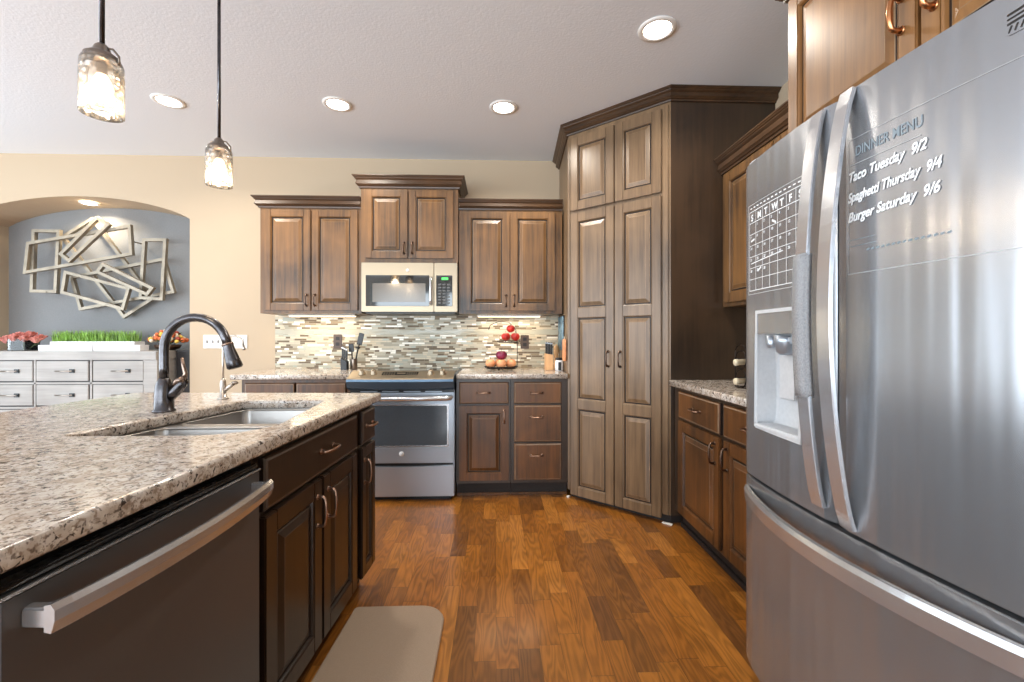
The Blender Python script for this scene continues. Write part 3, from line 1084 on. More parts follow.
for s, (a, b, hx) in enumerate(((gx, half - .003, half - .045), (half + .003, PWID - .055, half + .045))):
    d = raised_door(t, a, b, .035, 2.085, [(.10, .665), (.735, 1.325), (1.395, 2.02)], -.0005, dm, .062)
    pull(d, hx, 1.035, .10, True, -T, M['bronze_dark'])
    raised_door(t, a, b, 2.105, 2.635, None, -.0005, dm, .062)
MB().box(PWID - .05, PWID - .012, -.010, -.0005, .06, 2.65, .003).build('corner_stile', dm, t)
MB().box(-.004, .018, -.006, -.0005, .06, 2.65, .003).build('corner_stile', dm, t)
mb = MB(); mb.box(-.012, .012, -.012, .012, 0, .012, .003)
mb.build('shoe_block', M['shoe'], t)
mb = MB(); mb.box(PWID - .055, PWID + .01, -.010, .012, 0, .009, .003)
mb.build('shoe_block', M['shoe'], t)

# ================================================================== RIGHT RUN
RX = 1.12
t = thing('base_cabinet', 'base cabinet with two drawers over two doors under the granite beside the refrigerator', 'cabinet', (RX, 2.725, 0), R(-90))
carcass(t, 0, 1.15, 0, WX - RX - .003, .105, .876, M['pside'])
MB().box(0, 1.15, .05, WX - RX - .003, 0, .105).build('toe_kick', M['toe'], t)
MB().box(0, 1.15, .035, .05, 0, .03, .003).build('shoe_moulding', M['toe'], t)
for a, b, hx in ((.095, .585, .545), (.623, 1.11, .665)):
    d = slab_front(t, a, b, .70, .858, -.0005, M['base']); pull(d, (a + b) / 2, .78, .085, False, -T)
    d = raised_door(t, a, b, .125, .685, None, -.0005, M['base'], .06); pull(d, hx, .60, .10, True, -T, M['bronze_dark'])
o = curve_slab('granite_countertop', [[(1.088, 2.737), (1.088, 1.585), (WX - .003, 1.585), (WX - .003, 2.737)]], .878, .915, M['granite'], .006)
tag(o, 'cream granite countertop between the pantry side and the refrigerator', 'countertop')

t = thing('wall_cabinet', 'stained wall cabinet on the right wall between pantry and refrigerator', 'cabinet', (1.43, 2.735, 0), R(-90))
carcass(t, 0, 1.075, 0, WX - 1.43 - .003, 1.372, 2.235, M['wood'])
for a, b, hx in ((.055, .53, .50), (.54, 1.02, .57)):
    d = raised_door(t, a, b, 1.395, 2.19, None, -.0005, M['wood'], .06); pull(d, hx, 1.475, .10, True, -T, M['bronze_dark'])
mb = MB(); crown_sweep(mb, [(0, 0), (1.075, 0)], 2.205, 2.305, .055)
mb.build('crown_moulding', M['wood_x'], t)

t = thing('wall_cabinet', 'deep brown cabinet above the refrigerator, coloured as strongly lit, with two copper-handled doors', 'cabinet', (1.12, 1.648, 0), R(-90))
carcass(t, 0, .96, 0, WX - 1.12 - .003, 1.845, 2.50, M['over'])
for a, b, hx in ((.022, .532, .490), (.542, .94, .580)):
    d = raised_door(t, a, b, 1.87, 2.45, None, -.0005, M['over'], .055); pull(d, hx, 2.06, .088, True, -T, M['copper'], .0062, .03)
mb = MB(); crown_sweep(mb, [(0, WX - 1.12 - .003), (0, 0), (.96, 0)], 2.47, 2.56, .055)
mb.build('crown_moulding', M['wood_x'], t)

# ================================================================== REFRIGERATOR
FW = .91
fr = thing('refrigerator', 'stainless french door refrigerator with ice dispenser and chalk style writing', 'refrigerator', (.875, 1.53, 0), R(1.3))
BUL = .038
def fx(y):      # front surface x at local y (0..-FW)
    s = -y / FW
    return -BUL * 4 * s * (1 - s)
MB().box(.072, .83, -FW + .004, -.004, .02, 1.765, .006).build('body', M['black'], fr)
def door_slab(y0, y1, z0, z1, bev=.008):
    pts = []
    n = 14
    r = .012
    for i in range(n + 1):
        y = y0 + (y1 - y0) * i / n
        x = fx(y)
        e = min(abs(y - y0), abs(y1 - y))
        if e < r: x += (r - e) * .8
        pts.append((x, y))
    extra = []
    pts += [(.068, y1), (.068, y0)]
    mb = MB(); mb.prism(pts, z0, z1, 'z', .003)
    return mb
SPL = -.455
mb = door_slab(-.002, SPL + .0025, .715, 1.778)
dl = mb.build('door', M['fsteel'], fr, label='far door with dispenser and chalk calendar')
# cut the dispenser opening
DY0, DY1, DZ0, DZ1 = -.095, -.335, .885, 1.272
cm = MB().box(-.06, .055, DY1 + .004, DY0 - .004, DZ0 + .004, DZ1 - .004)
cut = cm.build('cut', M['plastic'])
cut.parent = fr
bo = dl.modifiers.new('b', 'BOOLEAN'); bo.object = cut; bo.operation = 'DIFFERENCE'; bo.solver = 'EXACT'
dg = bpy.context.evaluated_depsgraph_get()
me = bpy.data.meshes.new_from_object(dl.evaluated_get(dg))
dl.modifiers.clear(); dl.data = me
bpy.data.objects.remove(cut)
dr_ = door_slab(SPL - .0025, -FW + .002, .715, 1.778).build('door', M['fsteel'], fr, label='near door with handwritten dinner menu')
fz = door_slab(-.002, -FW + .002, .06, .705).build('freezer_drawer', M['fsteel'], fr)
MB().box(.09, .7, -FW + .03, -.03, 0, .06, .004).build('plinth', M['black'], fr)
# hinge caps on top
for y in (-.06, -FW + .06):
    MB().box(.0, .12, y - .03, y + .03, 1.766, 1.79, .006).build('hinge_cover', M['plastic'], fr)

# dispenser
ds = MB()
xf_ = .002
fxd = lambda y: fx(y) - .0035
# bezel frame following the bowed door
def strip_on_door(mb, y0, y1, z0, z1, th=.003, n=8, lift=0.0):
    rings = []
    for i in range(n + 1):
        y = y0 + (y1 - y0) * i / n
        x = fx(y) - lift
        rings.append([(x - th, y, z0), (x - th, y, z1), (x + .001, y, z1), (x + .001, y, z0)])
    mb.loops(rings)
mb = MB()
bw = .011
strip_on_door(mb, DY0, DY1, DZ0 - .0, DZ0 + bw)
strip_on_door(mb, DY0, DY1, DZ1 - bw, DZ1)
strip_on_door(mb, DY0, DY0 - bw, DZ0, DZ1, n=2)
strip_on_door(mb, DY1 + bw, DY1, DZ0, DZ1, n=2)
for f in mb.bm.faces: f.smooth = False
disp = mb.build('dispenser', M['plastic'], fr)
# control face
mb = MB(); strip_on_door(mb, DY0 - bw, DY1 + bw, 1.195, DZ1 - bw, .001)
for f in mb.bm.faces: f.smooth = False
mb.build('control_face', M['fsteel'], disp)
# recess: rounded scoop
mb = MB()
yl, yr = DY0 - .006, DY1 + .006
rings = []
zb, zt = DZ0 + .006, 1.195
prof = [(-.025, 0), (0, 0), (.03, .004), (.048, .02), (.052, .06), (.052, .2), (.045, .27), (.02, .305), (-.022, .309)]
nn = 12
for x, h in prof:
    ring = []
    rings.append([(x, yl + (yr - yl) * i / nn, zb + h * (zt - zb) / .309) for i in range(nn + 1)])
vs = [[mb.bm.verts.new(p) for p in r_] for r_ in rings]
for k in range(len(vs) - 1):
    for i in range(nn):
        f = mb.bm.faces.new([vs[k][i], vs[k][i + 1], vs[k + 1][i + 1], vs[k + 1][i]]); f.smooth = True
for idx, yy in ((0, yl), (nn, yr)):
    mb.bm.faces.new([v[idx] for v in vs])
mb.build('recess', M['plastic'], disp)
# curved ice chute inside the recess
mb = MB()
ch = []
for i in range(9):
    a = i / 8
    ch.append([(-.022 + .05 * a, yl + (-.02 - .19 * a ** .7) - .0, 1.195 - .05 * a ** 1.5), (-.022 + .05 * a, yl + (-.02 - .19 * a ** .7) - .02, 1.195 - .05 * a ** 1.5), (.04, yl - .03 - .19 * a, 1.19), (.0, yl - .01 - .19 * a, 1.194)])
mb.loops(ch)
mb.build('ice_chute', M['plastic'], disp)
mb = MB()
mb.lathe([(.016, 0), (.026, .01), (.032, .04), (.034, .06)], (.004, -.215, 1.13), 16)
mb.lathe([(.010, 0), (.014, .01), (.016, .04)], (-.008, -.165, 1.15), 12)
mb.box(-.01, .03, -.27, -.14, 1.165, 1.19, .006)
mb.build('nozzle', M['steel'], disp)
mb = MB(); mb.box(.018, .026, -.235, -.165, .99, 1.14, .008); mb.xf(Matrix.Identity(4))
mb.build('paddle', M['plastic'], disp)
mb = MB(); mb.box(fx(-.2) - .006, .045, yr + .008, yl - .008, DZ0 + .006, DZ0 + .018, .003)
for k in range(12): mb.box(fx(-.2) - .003, .04, yl - .02 - k * .018, yl - .026 - k * .018, DZ0 + .018, DZ0 + .0195)
mb.build('drip_tray', M['plastic'], disp)

# long bowed door handles
def long_handle(door, yc, z0, z1, bow, wid=.021):
    n = 26
    pts, nr = [], []
    for i in range(n + 1):
        s = i / n
        b = bow * (math.sin(PI * s) ** .75)
        pts.append((fx(yc) - .004 - b, yc, z0 + (z1 - z0) * s))
        nr.append((.0055, 0, 0))
    mb = MB(); mb.bar(pts, (0, wid, 0), nr)
    es = [e for e in mb.bm.edges if abs((e.verts[0].co - e.verts[1].co).normalized().y) < .3]
    bmesh.ops.bevel(mb.bm, geom=es, offset=.002, segments=2, affect='EDGES', clamp_overlap=True)
    return mb.build('handle', M['fbar'], door)
h1 = long_handle(dl, SPL + .048, .745, 1.770, .048)
h2 = long_handle(dr_, SPL - .046, .725, 1.776, .060)
# grey fabric sleeve round the middle of the far door's handle
mb = MB()
n = 16
pts, nr = [], []
z0, z1 = .745, 1.770
for i in range(n + 1):
    z = 1.03 + (1.40 - 1.03) * i / n
    s = (z - z0) / (z1 - z0)
    b = .048 * (math.sin(PI * s) ** .75)
    pts.append((fx(SPL + .048) - .004 - b, SPL + .048, z)); nr.append((.011, 0, 0))
mb.bar(pts, (0, .0265, 0), nr)
bmesh.ops.bevel(mb.bm, geom=[e for e in mb.bm.edges if abs((e.verts[0].co - e.verts[1].co).normalized().y) < .3], offset=.006, segments=3, affect='EDGES', clamp_overlap=True)
mb.smooth().build('sleeve', M['sleeve'], dl, label='grey fabric sleeve wrapped round the handle')
# wide bowed freezer drawer handle
mb = MB()
n = 30
ls = []
for i in range(n + 1):
    s = i / n
    y = -.03 - (FW - .06) * s
    b = .056 * (math.sin(PI * s) ** .8)
    zc = .650
    dz = .024
    x = fx(y) - .003 - b
    ls.append([(x - .006, y, zc - dz), (x - .009, y, zc + dz * .5), (x - .004, y, zc + dz), (x + .009, y, zc + dz), (x + .006, y, zc - dz)])
mb.loops(ls)
for f in mb.bm.faces: f.smooth = False
mb.build('handle', M['fbary'], fz)
# dark recess strip between doors and drawer
MB().box(.03, .07, -FW + .004, -.004, .70, .72).build('gasket', M['rubber'], fr)


# writing on the doors
def map_to_door(me, y_start, z_base, lift=.0012, slope=0.0, squeeze=1.0):
    for v in me.vertices:
        u, h = v.co.x * squeeze, v.co.y
        y = y_start - u
        v.co = (fx(y) - lift - v.co.z, y, z_base + h + slope * u)


def door_text(body, y, z, size, door, m='marker', shear=.12, squeeze=1.0, name='handwriting', off=.0006, slope=0.0, lift=.0012, bold=0.0):
    me = text_mesh(body, size, shear, .0002, off)
    if bold:
        b2 = bmesh.new()
        for ox, oy in ((0, 0), (bold, 0), (0, bold), (bold, bold)):
            m2 = me.copy(); m2.transform(Matrix.Translation((ox, oy, 0))); b2.from_mesh(m2); bpy.data.meshes.remove(m2)
        b2.to_mesh(me); b2.free()
    bm = bmesh.new(); bm.from_mesh(me)
    bmesh.ops.bisect_plane(bm, geom=bm.verts[:] + bm.edges[:] + bm.faces[:], plane_co=(.05, 0, 0), plane_no=(1, 0, 0))
    bm.to_mesh(me); bm.free()
    map_to_door(me, y, z, squeeze=squeeze, slope=slope, lift=lift)
    me.materials.clear(); me.materials.append(M[m])
    o = bpy.data.objects.new(name, me); COL.objects.link(o); o.parent = door
    WM[o.name] = WM[fr.name]
    return o


def fsurf_strip(door, segs, name, m, th=.0006):
    mb = MB()
    for (ya, za, yb, zb_, wd) in segs:
        n = max(1, int(abs(yb - ya) / .02))
        for i in range(n):
            p = (ya + (yb - ya) * i / n, za + (zb_ - za) * i / n); q = (ya + (yb - ya) * (i + 1) / n, za + (zb_ - za) * (i + 1) / n)
            d = Vector((q[0] - p[0], q[1] - p[1])).normalized(); nn_ = Vector((-d.y, d.x)) * wd / 2
            cs = [(p[0] + nn_.x, p[1] + nn_.y), (q[0] + nn_.x, q[1] + nn_.y), (q[0] - nn_.x, q[1] - nn_.y), (p[0] - nn_.x, p[1] - nn_.y)]
            f = mb.bm.faces.new([mb.bm.verts.new((fx(c[0]) - th - .0006, c[0], c[1])) for c in cs])
    return mb.build(name, M[m], door)


# calendar on the far door
CY, CW, CZt, CH = -.052, .0435, 1.607, .038
segs = []
for k in range(8): segs.append((CY - k * CW, CZt, CY - k * CW, CZt - 7 * CH, .0018))
for k in range(8): segs.append((CY, CZt - k * CH, CY - 7 * CW, CZt - k * CH, .0022 if k in (0, 1, 7) else .0016))
for k in range(14): segs.append((CY - .006 - k * .022, CZt + .012, CY - .018 - k * .022, CZt + .012, .004))
segs += [(CY + .008, CZt + .024, CY - 7 * CW - .01, CZt + .024, .0009), (CY + .008, CZt + .024, CY + .008, CZt - 7 * CH - .012, .0009), (CY + .008, CZt - 7 * CH - .012, CY - 7 * CW - .01, CZt - 7 * CH - .012, .0009)]
fsurf_strip(dl, segs, 'calendar_grid', 'marker')
for k, ch_ in enumerate('SMTWTFS'):
    door_text(ch_, CY - .012 - k * CW, CZt - .031, .030, dl, name='calendar_letter', shear=0, off=.0010)
num = 1
for r_ in range(6):
    for c_ in range(7):
        if (r_ == 0 and c_ < 1) or num > 30: continue
        if c_ < 6: door_text(str(num), CY - .006 - c_ * CW, CZt - CH * (r_ + 1) - .014, .012, dl, name='calendar_number', shear=.1, off=.0002)
        num += 1
fsurf_strip(dl, [(CY - .01, CZt - 4.6 * CH, CY - 4.6 * CW, CZt - 4.35 * CH, .003), (CY - 1.3 * CW, CZt - 5.4 * CH, CY - 1.8 * CW, CZt - 5.1 * CH, .006), (CY - 3.3 * CW, CZt - 1.6 * CH, CY - 3.8 * CW, CZt - 1.9 * CH, .006), (CY - .01, CZt - 2.6 * CH, CY - .035, CZt - 2.5 * CH, .006)], 'calendar_note', 'marker')
# menu on the near door
MY = -.497
for body, z in (('Taco Tuesday  9/2', 1.553), ('Spaghetti Thursday  9/4', 1.505), ('Burger Saturday  9/6', 1.458)):
    door_text(body, MY, z, .031, dr_, lift=.0022, squeeze={'T': .78, 'S': .70, 'B': .79}[body[0]], name='menu_line', off=.0, bold=.0016, shear=.25, slope=.05)
door_text('DINNER MENU', MY - .02, 1.612, .032, dr_, 'marker_grey', 0, .72, 'menu_title', .0003)
fsurf_strip(dr_, [(MY + .0, 1.655, -FW + .02, 1.655, .001), (MY, 1.335, -FW + .02, 1.335, .0015), (MY - .005, 1.594, MY - .17, 1.594, .0016), (MY, 1.655, MY, 1.335, .001)], 'film_edge', 'film_ink')
fsurf_strip(dr_, [(MY - .005, 1.415, MY - .07, 1.415, .0012), (MY - .005, 1.40, MY - .075, 1.40, .0012)] + [(MY - .05 - k * .012, 1.385 - .0, MY - .057 - k * .012, 1.387, .004) for k in range(15)], 'faint_note', 'marker_grey')
# printed badge sticker high on the near door
mb = MB()
mb.prism(rpoly([(-.80, 1.700), (-.80, 1.748), (-.885, 1.748), (-.885, 1.700)], .01), -.0, .001, 'x')
for v in mb.bm.verts: v.co.x = fx(v.co.y) - .0008 - v.co.x
bd = mb.build('badge', M['fsteel'], dr_)
mbs = []
for k, (w_, zz) in enumerate(((.004, 1.744), (.003, 1.736), (.004, 1.728))):
    mbs.append((-.805, zz - .009, -.88, zz - .001, w_))
for k in range(9): mbs.append((-.807 - k * .008, 1.704, -.811 - k * .008, 1.715, .0025))
fsurf_strip(bd, mbs, 'badge_print', 'slot', .0018)

# ================================================================== ISLAND (slightly turned)
IO = Vector((-.559, 2.18, 0)); IR = R(-3)
def iw(x, y, z=0):
    return (IO.x + x * math.cos(IR) - y * math.sin(IR), IO.y + x * math.sin(IR) + y * math.cos(IR), z)
IM = Matrix.Translation(IO) @ Matrix.Rotation(IR, 4, 'Z')
# cabinets: local frame faces +x of the island => rz = 90 + IR
def icab(name, label, y0, w_, z0=0):
    p = iw(-.042, y0)
    return thing(name, label, 'cabinet', (p[0], p[1], 0), R(90) + IR)
IMT = M['island']
t = icab('island_cabinet', 'sink cabinet in the island, coloured dark as in shade, with false drawer front over two doors', -.985, .745)
W_ = .755
DP = .60
MB().box(0, W_, 0, .018, .105, .874).box(0, .018, 0, DP, .105, .874).box(W_ - .018, W_, 0, DP, .105, .69).box(W_ - .018, W_, 0, .09, .69, .874).box(0, W_, DP - .018, DP, .105, .69).box(0, W_, 0, DP, .105, .125).build('body', IMT, t)
MB().box(0, W_, .06, DP, 0, .105).build('toe_kick', M['toe'], t)
d = slab_front(t, .034, .72, .705, .853, -.0005, IMT); pull(d, .42, .783, .10, False, -T, M['bronze'])
d = raised_door(t, .034, .382, .108, .69, None, -.0005, IMT, .06); pull(d, .342, .585, .10, True, -T, M['bronze'])
d = raised_door(t, .392, .72, .108, .69, None, -.0005, IMT, .06); pull(d, .425, .585, .10, True, -T, M['bronze'])
t = icab('island_cabinet', 'narrow dark cabinet at the far end of the island, one small drawer over one door', -.228, .2)
MB().box(0.001, .205, 0, .60, .105, .69, .002).box(0.001, .205, 0, .09, .69, .874, .002).box(.185, .205, .09, .60, .69, .874, .002).build('body', IMT, t)
MB().box(0, .205, .06, .6, 0, .105).build('toe_kick', M['toe'], t)
d = slab_front(t, .024, .198, .705, .853, -.0005, IMT); pull(d, .11, .783, .08, False, -T, M['bronze'])
d = raised_door(t, .024, .198, .108, .69, None, -.0005, IMT, .045); pull(d, .045, .585, .10, True, -T, M['bronze'])
# seating side of the island
t = icab('island_back_panel', 'dark wooden back section of the island under the overhang', -1.60, 1.5)
MB().box(-.30, 1.575, .605, .95, 0, .874, .003).build('panel', IMT, t)
t['category'] = 'panel'

# dishwasher
p = iw(-.042, -1.588)
t = thing('dishwasher', 'stainless dishwasher with dark reflections in its colour, under the island counter with a bowed bar handle', 'dishwasher', (p[0], p[1], 0), R(90) + IR)
MB().box(.004, .598, .0, .57, .10, .845, .003).build('body', M['black'], t)
MB().box(.004, .598, .05, .5, 0, .10).build('toe_kick', M['black'], t)
mb = MB(); mb.box(.006, .596, -.030, .0, .105, .838, .006)
dd = mb.build('door', M['dsteel'], t)
MB().box(.006, .596, -.026, .0, .840, .852, .004).build('control_edge', M['blackglass'], t, label='glossy black top control edge with steel lip')
MB().box(.006, .596, -.0325, -.026, .834, .8385, .0015).build('lip', M['fbary'], t)
for k in range(8):
    MB().box(.15 + k * .04, .16 + k * .04, -.020, -.014, .852, .8526).build('touch_mark', M['greygap'], t)
mb = MB()
n = 24
ls = []
for i in range(n + 1):
    s = i / n
    x = .034 + .538 * s
    b = .038 + .026 * (math.sin(PI * s) ** .8)
    y = -.031 - b
    ls.append([(x, y - .004, .778), (x, y - .009, .795), (x, y - .009, .810), (x, y - .003, .818), (x, y + .006, .816), (x, y + .006, .780)])
mb.loops(ls)
for f in mb.bm.faces: f.smooth = False
for x in (.044, .562):
    mb.box(x - .009, x + .009, -.068, -.028, .784, .812, .003)
mb.build('handle', M['fbary'], dd)
ob = MB()

# countertop with sink cut-out
def il(x, y): return iw(x, y)[:2]
outer = rpoly([il(0, -2.35), il(0, 0), il(-1.215, 0), il(-1.215, -2.35)], [.015, .015, .03, .03])
# sink opening in world coordinates, converging towards the far side
sk = rpoly([(-1.205, 1.262), (-.668, 1.262), (-.742, 1.945), (-1.083, 1.945)], [.03, .16, .05, .04], 10)
o = curve_slab('granite_countertop', [outer, sk], .874, .912, M['granite'], .009)
tag(o, 'large polished cream granite island countertop with an undermount sink cut-out', 'countertop')

# sink
t = thing('kitchen_sink', 'undermount stainless double bowl sink set into the island granite', 'sink', (-.93, 1.6, .70))
def basin(poly, zt, zb, name, rad):
    c = Vector((sum(p[0] for p in poly) / 4, sum(p[1] for p in poly) / 4))
    def ring(ins, z, r):
        q = []
        for i in range(4):
            p = Vector(poly[i])
            d = (c - p)
            q.append((p.x + math.copysign(ins, d.x), p.y + math.copysign(ins, d.y)))
        return [(a, b, z) for a, b in rpoly(q, max(.01, r), 8)]
    R_ = lambda k: [max(.012, v - k) for v in rad]
    def ring2(ins, z):
        q = []
        for i in range(4):
            p = Vector(poly[i]); d = (c - p)
            q.append((p.x + math.copysign(ins, d.x), p.y + math.copysign(ins, d.y)))
        return [(a, b, z) for a, b in rpoly(q, [max(.012, v - ins * .5) for v in rad], 8)]
    mb = MB()
    mb.loops([ring2(-.018, zt - .002), ring2(-.018, zt), ring2(0, zt), ring2(.004, zt - .01), ring2(.006, zb + .04), ring2(.016, zb + .012), ring2(.045, zb), ring2(.09, zb - .003)], cap0=False)
    rr = mb.build(name, M['sinksteel'], t, world=True)
    mb = MB(); mb.lathe([(.045, .0), (.044, .003), (.03, .003), (.028, -.002), (.002, -.002)], (c.x, c.y, zb - .002), 20)
    mb.build('drain', M['nickel'], rr, world=True)
basin([(-1.215, 1.252), (-.655, 1.252), (-.695, 1.572), (-1.165, 1.572)], .872, .70, 'large_bowl', [.03, .14, .04, .04])
basin([(-1.155, 1.604), (-.70, 1.604), (-.733, 1.955), (-1.093, 1.955)], .872, .73, 'small_bowl', [.03, .04, .05, .04])

curve_slab('flange', [rpoly([(-1.235, 1.235), (-.635, 1.235), (-.712, 1.975), (-1.112, 1.975)], .03),
                       rpoly([(-1.215, 1.252), (-.655, 1.252), (-.695, 1.572), (-1.165, 1.572)], [.03, .14, .04, .04], 8),
                       rpoly([(-1.155, 1.604), (-.70, 1.604), (-.733, 1.955), (-1.093, 1.955)], [.03, .04, .05, .04], 8)], .8685, .8735, M['sinksteel'], .0008, t)
# faucet
FX, FY_ = -1.215, 1.66
t = thing('kitchen_faucet', 'tall oil rubbed bronze pull-down gooseneck faucet behind the sink', 'faucet', (FX, FY_, .912))
mb = MB(); mb.lathe([(.036, 0), (.036, .006), (.031, .01), (.030, .05), (.027, .095), (.019, .118), (.0165, .122)], (0, 0, 0), 28)
mb.build('base', M['orb'], t)
pts = []
for z in (.115, .16, .20, .225): pts.append((0, 0, z))
rad_ = .113
for i in range(1, 15):
    a = PI - (PI - R(18)) * i / 14
    pts.append((rad_ + rad_ * math.cos(a), 0, .232 + rad_ * math.sin(a)))
last = Vector(pts[-1]); d_ = Vector((math.sin(R(18)), 0, -math.cos(R(18))))
pts.append(tuple(last + d_ * .022)); last = Vector(pts[-1])
mb = MB(); mb.tube(pts, .0155, 16)
mb.build('spout', M['orb'], t)
hs = [last + d_ * k for k in (0, .004, .006, .02, .06, .086, .092)]
mb = MB(); mb.tube(hs, [.016, .0185, .0185, .019, .024, .027, .022], 18)
mb.build('spray_head', M['orb'], t)
mb = MB(); mb.tube([last - d_ * .004, last + d_ * .004], .0195, 18); mb.build('collar', M['orb_light'], t)
mb = MB()
mb.tube([(.012, 0, .045), (.042, -.0, .075), (.062, 0, .10), (.074, 0, .118)], [.018, .019, .018, .015], 14)
lv = mb.build('valve_arm', M['orb'], t)
mb = MB(); mb.tube([(.036, -.012, .092), (.056, -.012, .114), (.078, -.008, .120)], [.006, .010, .012], 12)
mb.tube([(.074, -.004, .115), (.079, -.004, .14), (.072, -.004, .165), (.066, -.004, .198)], [.010, .007, .006, .0055], 12)
mb.build('lever', M['orb_light'], lv)

# small filtered water tap
t = thing('water_tap', 'slim brushed nickel drinking water tap beside the bronze faucet', 'faucet', (-1.20, 1.985, .912))
mb = MB(); mb.lathe([(.022, 0), (.022, .005), (.013, .008), (.012, .075), (.008, .085), (.005, .09)], (0, 0, 0), 20)
mb.tube([(.004, 0, .035), (.03, -.004, .055), (.045, -.004, .068)], [.008, .009, .009], 12)
mb.build('base', M['nickel'], t)
mb = MB(); mb.tube([(.045, -.004, .068), (.058, -.004, .074), (.064, -.004, .068)], [.010, .007, .006], 12)
mb.build('lever', M['dark_nickel'], t)
pts = [(0, 0, .085), (0, 0, .16), (0, 0, .24)]
for i in range(1, 9):
    a = PI - R(165) * i / 8
    pts.append((.042 + .042 * math.cos(a), 0, .245 + .034 * math.sin(a)))
pts.append((.09, 0, .225))
mb = MB(); mb.tube(pts, .0042, 10)
mb.lathe([(.006, 0), (.006, .012), (.0045, .014)], (.09, 0, .215), 10)
mb.build('spout', M['nickel'], t)

# ================================================================== FLOOR MAT
a = rpoly([(-.655, .95), (-.215, .95), (-.215, 1.935), (-.610, 1.935)], [.10, .10, .11, .02], 10)
o = curve_slab('floor_mat', [a], .0, .018, M['mat'], .007)
tag(o, 'taupe cushioned kitchen mat with rounded corners on the floor by the sink cabinet', 'mat')

# ================================================================== RECESSED LIGHTS
cans = [(.815, 2.203, 'recessed ceiling light nearest the refrigerator and pantry, largest in view'), (.05, 2.99, 'recessed ceiling light above the cabinet beside the pantry'),
        (-1.06, 2.99, 'recessed ceiling light in line above the left wall cabinet'), (-2.16, 2.99, 'recessed ceiling light between the two hanging pendants')]
for x, y, lb in cans:
    t = thing('recessed_light', lb, 'light', (x, y, CZ), 0, 'recessed lights in the ceiling')
    mb = MB(); mb.lathe([(.095, -.001), (.094, -.005), (.072, -.008), (.068, -.003), (.067, -.001)], (0, 0, 0), 32, cap=False)
    mb.build('trim_ring', M['trim'], t)
    mb = MB(); mb.lathe([(.067, -.001), (.066, -.0035), (.002, -.0035)], (0, 0, 0), 28)
    mb.build('lamp', M['can'], t)
    area('can_light', (0, 0, -.012), (0, 0, 0), .12, .12, 11, (1, .93, .82), t, 150)
NLX, NLY = -3.62, 4.06
t = thing('recessed_light', 'small recessed light in the arched niche soffit above the wall sculpture', 'light', (NLX, NLY, 2.379))
mb = MB(); mb.lathe([(.07, -.004), (.069, -.009), (.054, -.011), (.05, -.006)], (0, 0, 0), 28, cap=False); mb.build('trim_ring', M['trim'], t)
mb = MB(); mb.lathe([(.052, -.004), (.05, -.007), (.002, -.007)], (0, 0, 0), 24); mb.build('lamp', M['can'], t)
area('niche_light', (0, .0, -.02), (0, 0, 0), .09, .09, 7, (1, .84, .62), t, 150)

# ================================================================== PENDANTS
for x, y, zt, lb in ((-1.098, 1.27, 1.955, 'seeded glass jar pendant hanging nearest the camera, larger in view'),
                     (-1.147, 1.87, 1.962, 'seeded glass jar pendant hanging farther along the island')):
    t = thing('pendant_light', lb, 'pendant light', (x, y, 0), 0, 'pendants over the island')
    mb = MB(); mb.tube([(0, 0, zt + .04), (0, 0, CZ - .02)], .0065, 10); mb.build('rod', M['orb'], t)
    mb = MB(); mb.lathe([(.012, -.03), (.05, -.018), (.06, -.006), (.06, -.001)], (0, 0, CZ), 24); mb.build('canopy', M['orb'], t)
    mb = MB(); mb.lathe([(.040, -.006), (.041, .0), (.040, .010), (.030, .018), (.021, .026), (.017, .038), (.010, .046)], (0, 0, zt), 24)
    mb.tube([(-.047, 0, zt - .012), (-.046, 0, zt + .012), (-.03, 0, zt + .032), (0, 0, zt + .038), (.03, 0, zt + .032), (.046, 0, zt + .012), (.047, 0, zt - .012)], .003, 8)
    mb.build('cap', M['dark_nickel'], t)
    mb = MB()
    H_ = .150
    mb.loops([[(r * math.cos(2 * PI * k / 32), r * math.sin(2 * PI * k / 32), zt + z) for k in range(32)] for r, z in ((.034, .004), (.044, .0), (.048, -.010), (.049, -.05), (.049, -.12), (.0488, -H_), (.0462, -H_ - .001), (.0465, -.12), (.0465, -.05), (.0455, -.012), (.042, -.004), (.034, .0))], cap0=False, cap1=False)
    mb.build('glass_shade', M['seed'], t)
    mb = MB(); mb.lathe([(.012, -.01), (.012, -.035), (.014, -.04)], (0, 0, zt), 14); mb.build('socket', M['dark_nickel'], t)
    mb = MB(); mb.lathe([(.010, -.036), (.014, -.045), (.021, -.060), (.025, -.078), (.022, -.092), (.012, -.102), (.002, -.104)], (0, 0, zt), 20)
    mb.build('bulb', M['bulb'], t)
    pl = bpy.data.lights.new('pendant_glow', 'POINT'); pl.energy = 5; pl.color = (1, .78, .52); pl.shadow_soft_size = .03
    po = bpy.data.objects.new('pendant_glow', pl); COL.objects.link(po); po.location = (0, 0, zt - .15); po.parent = t

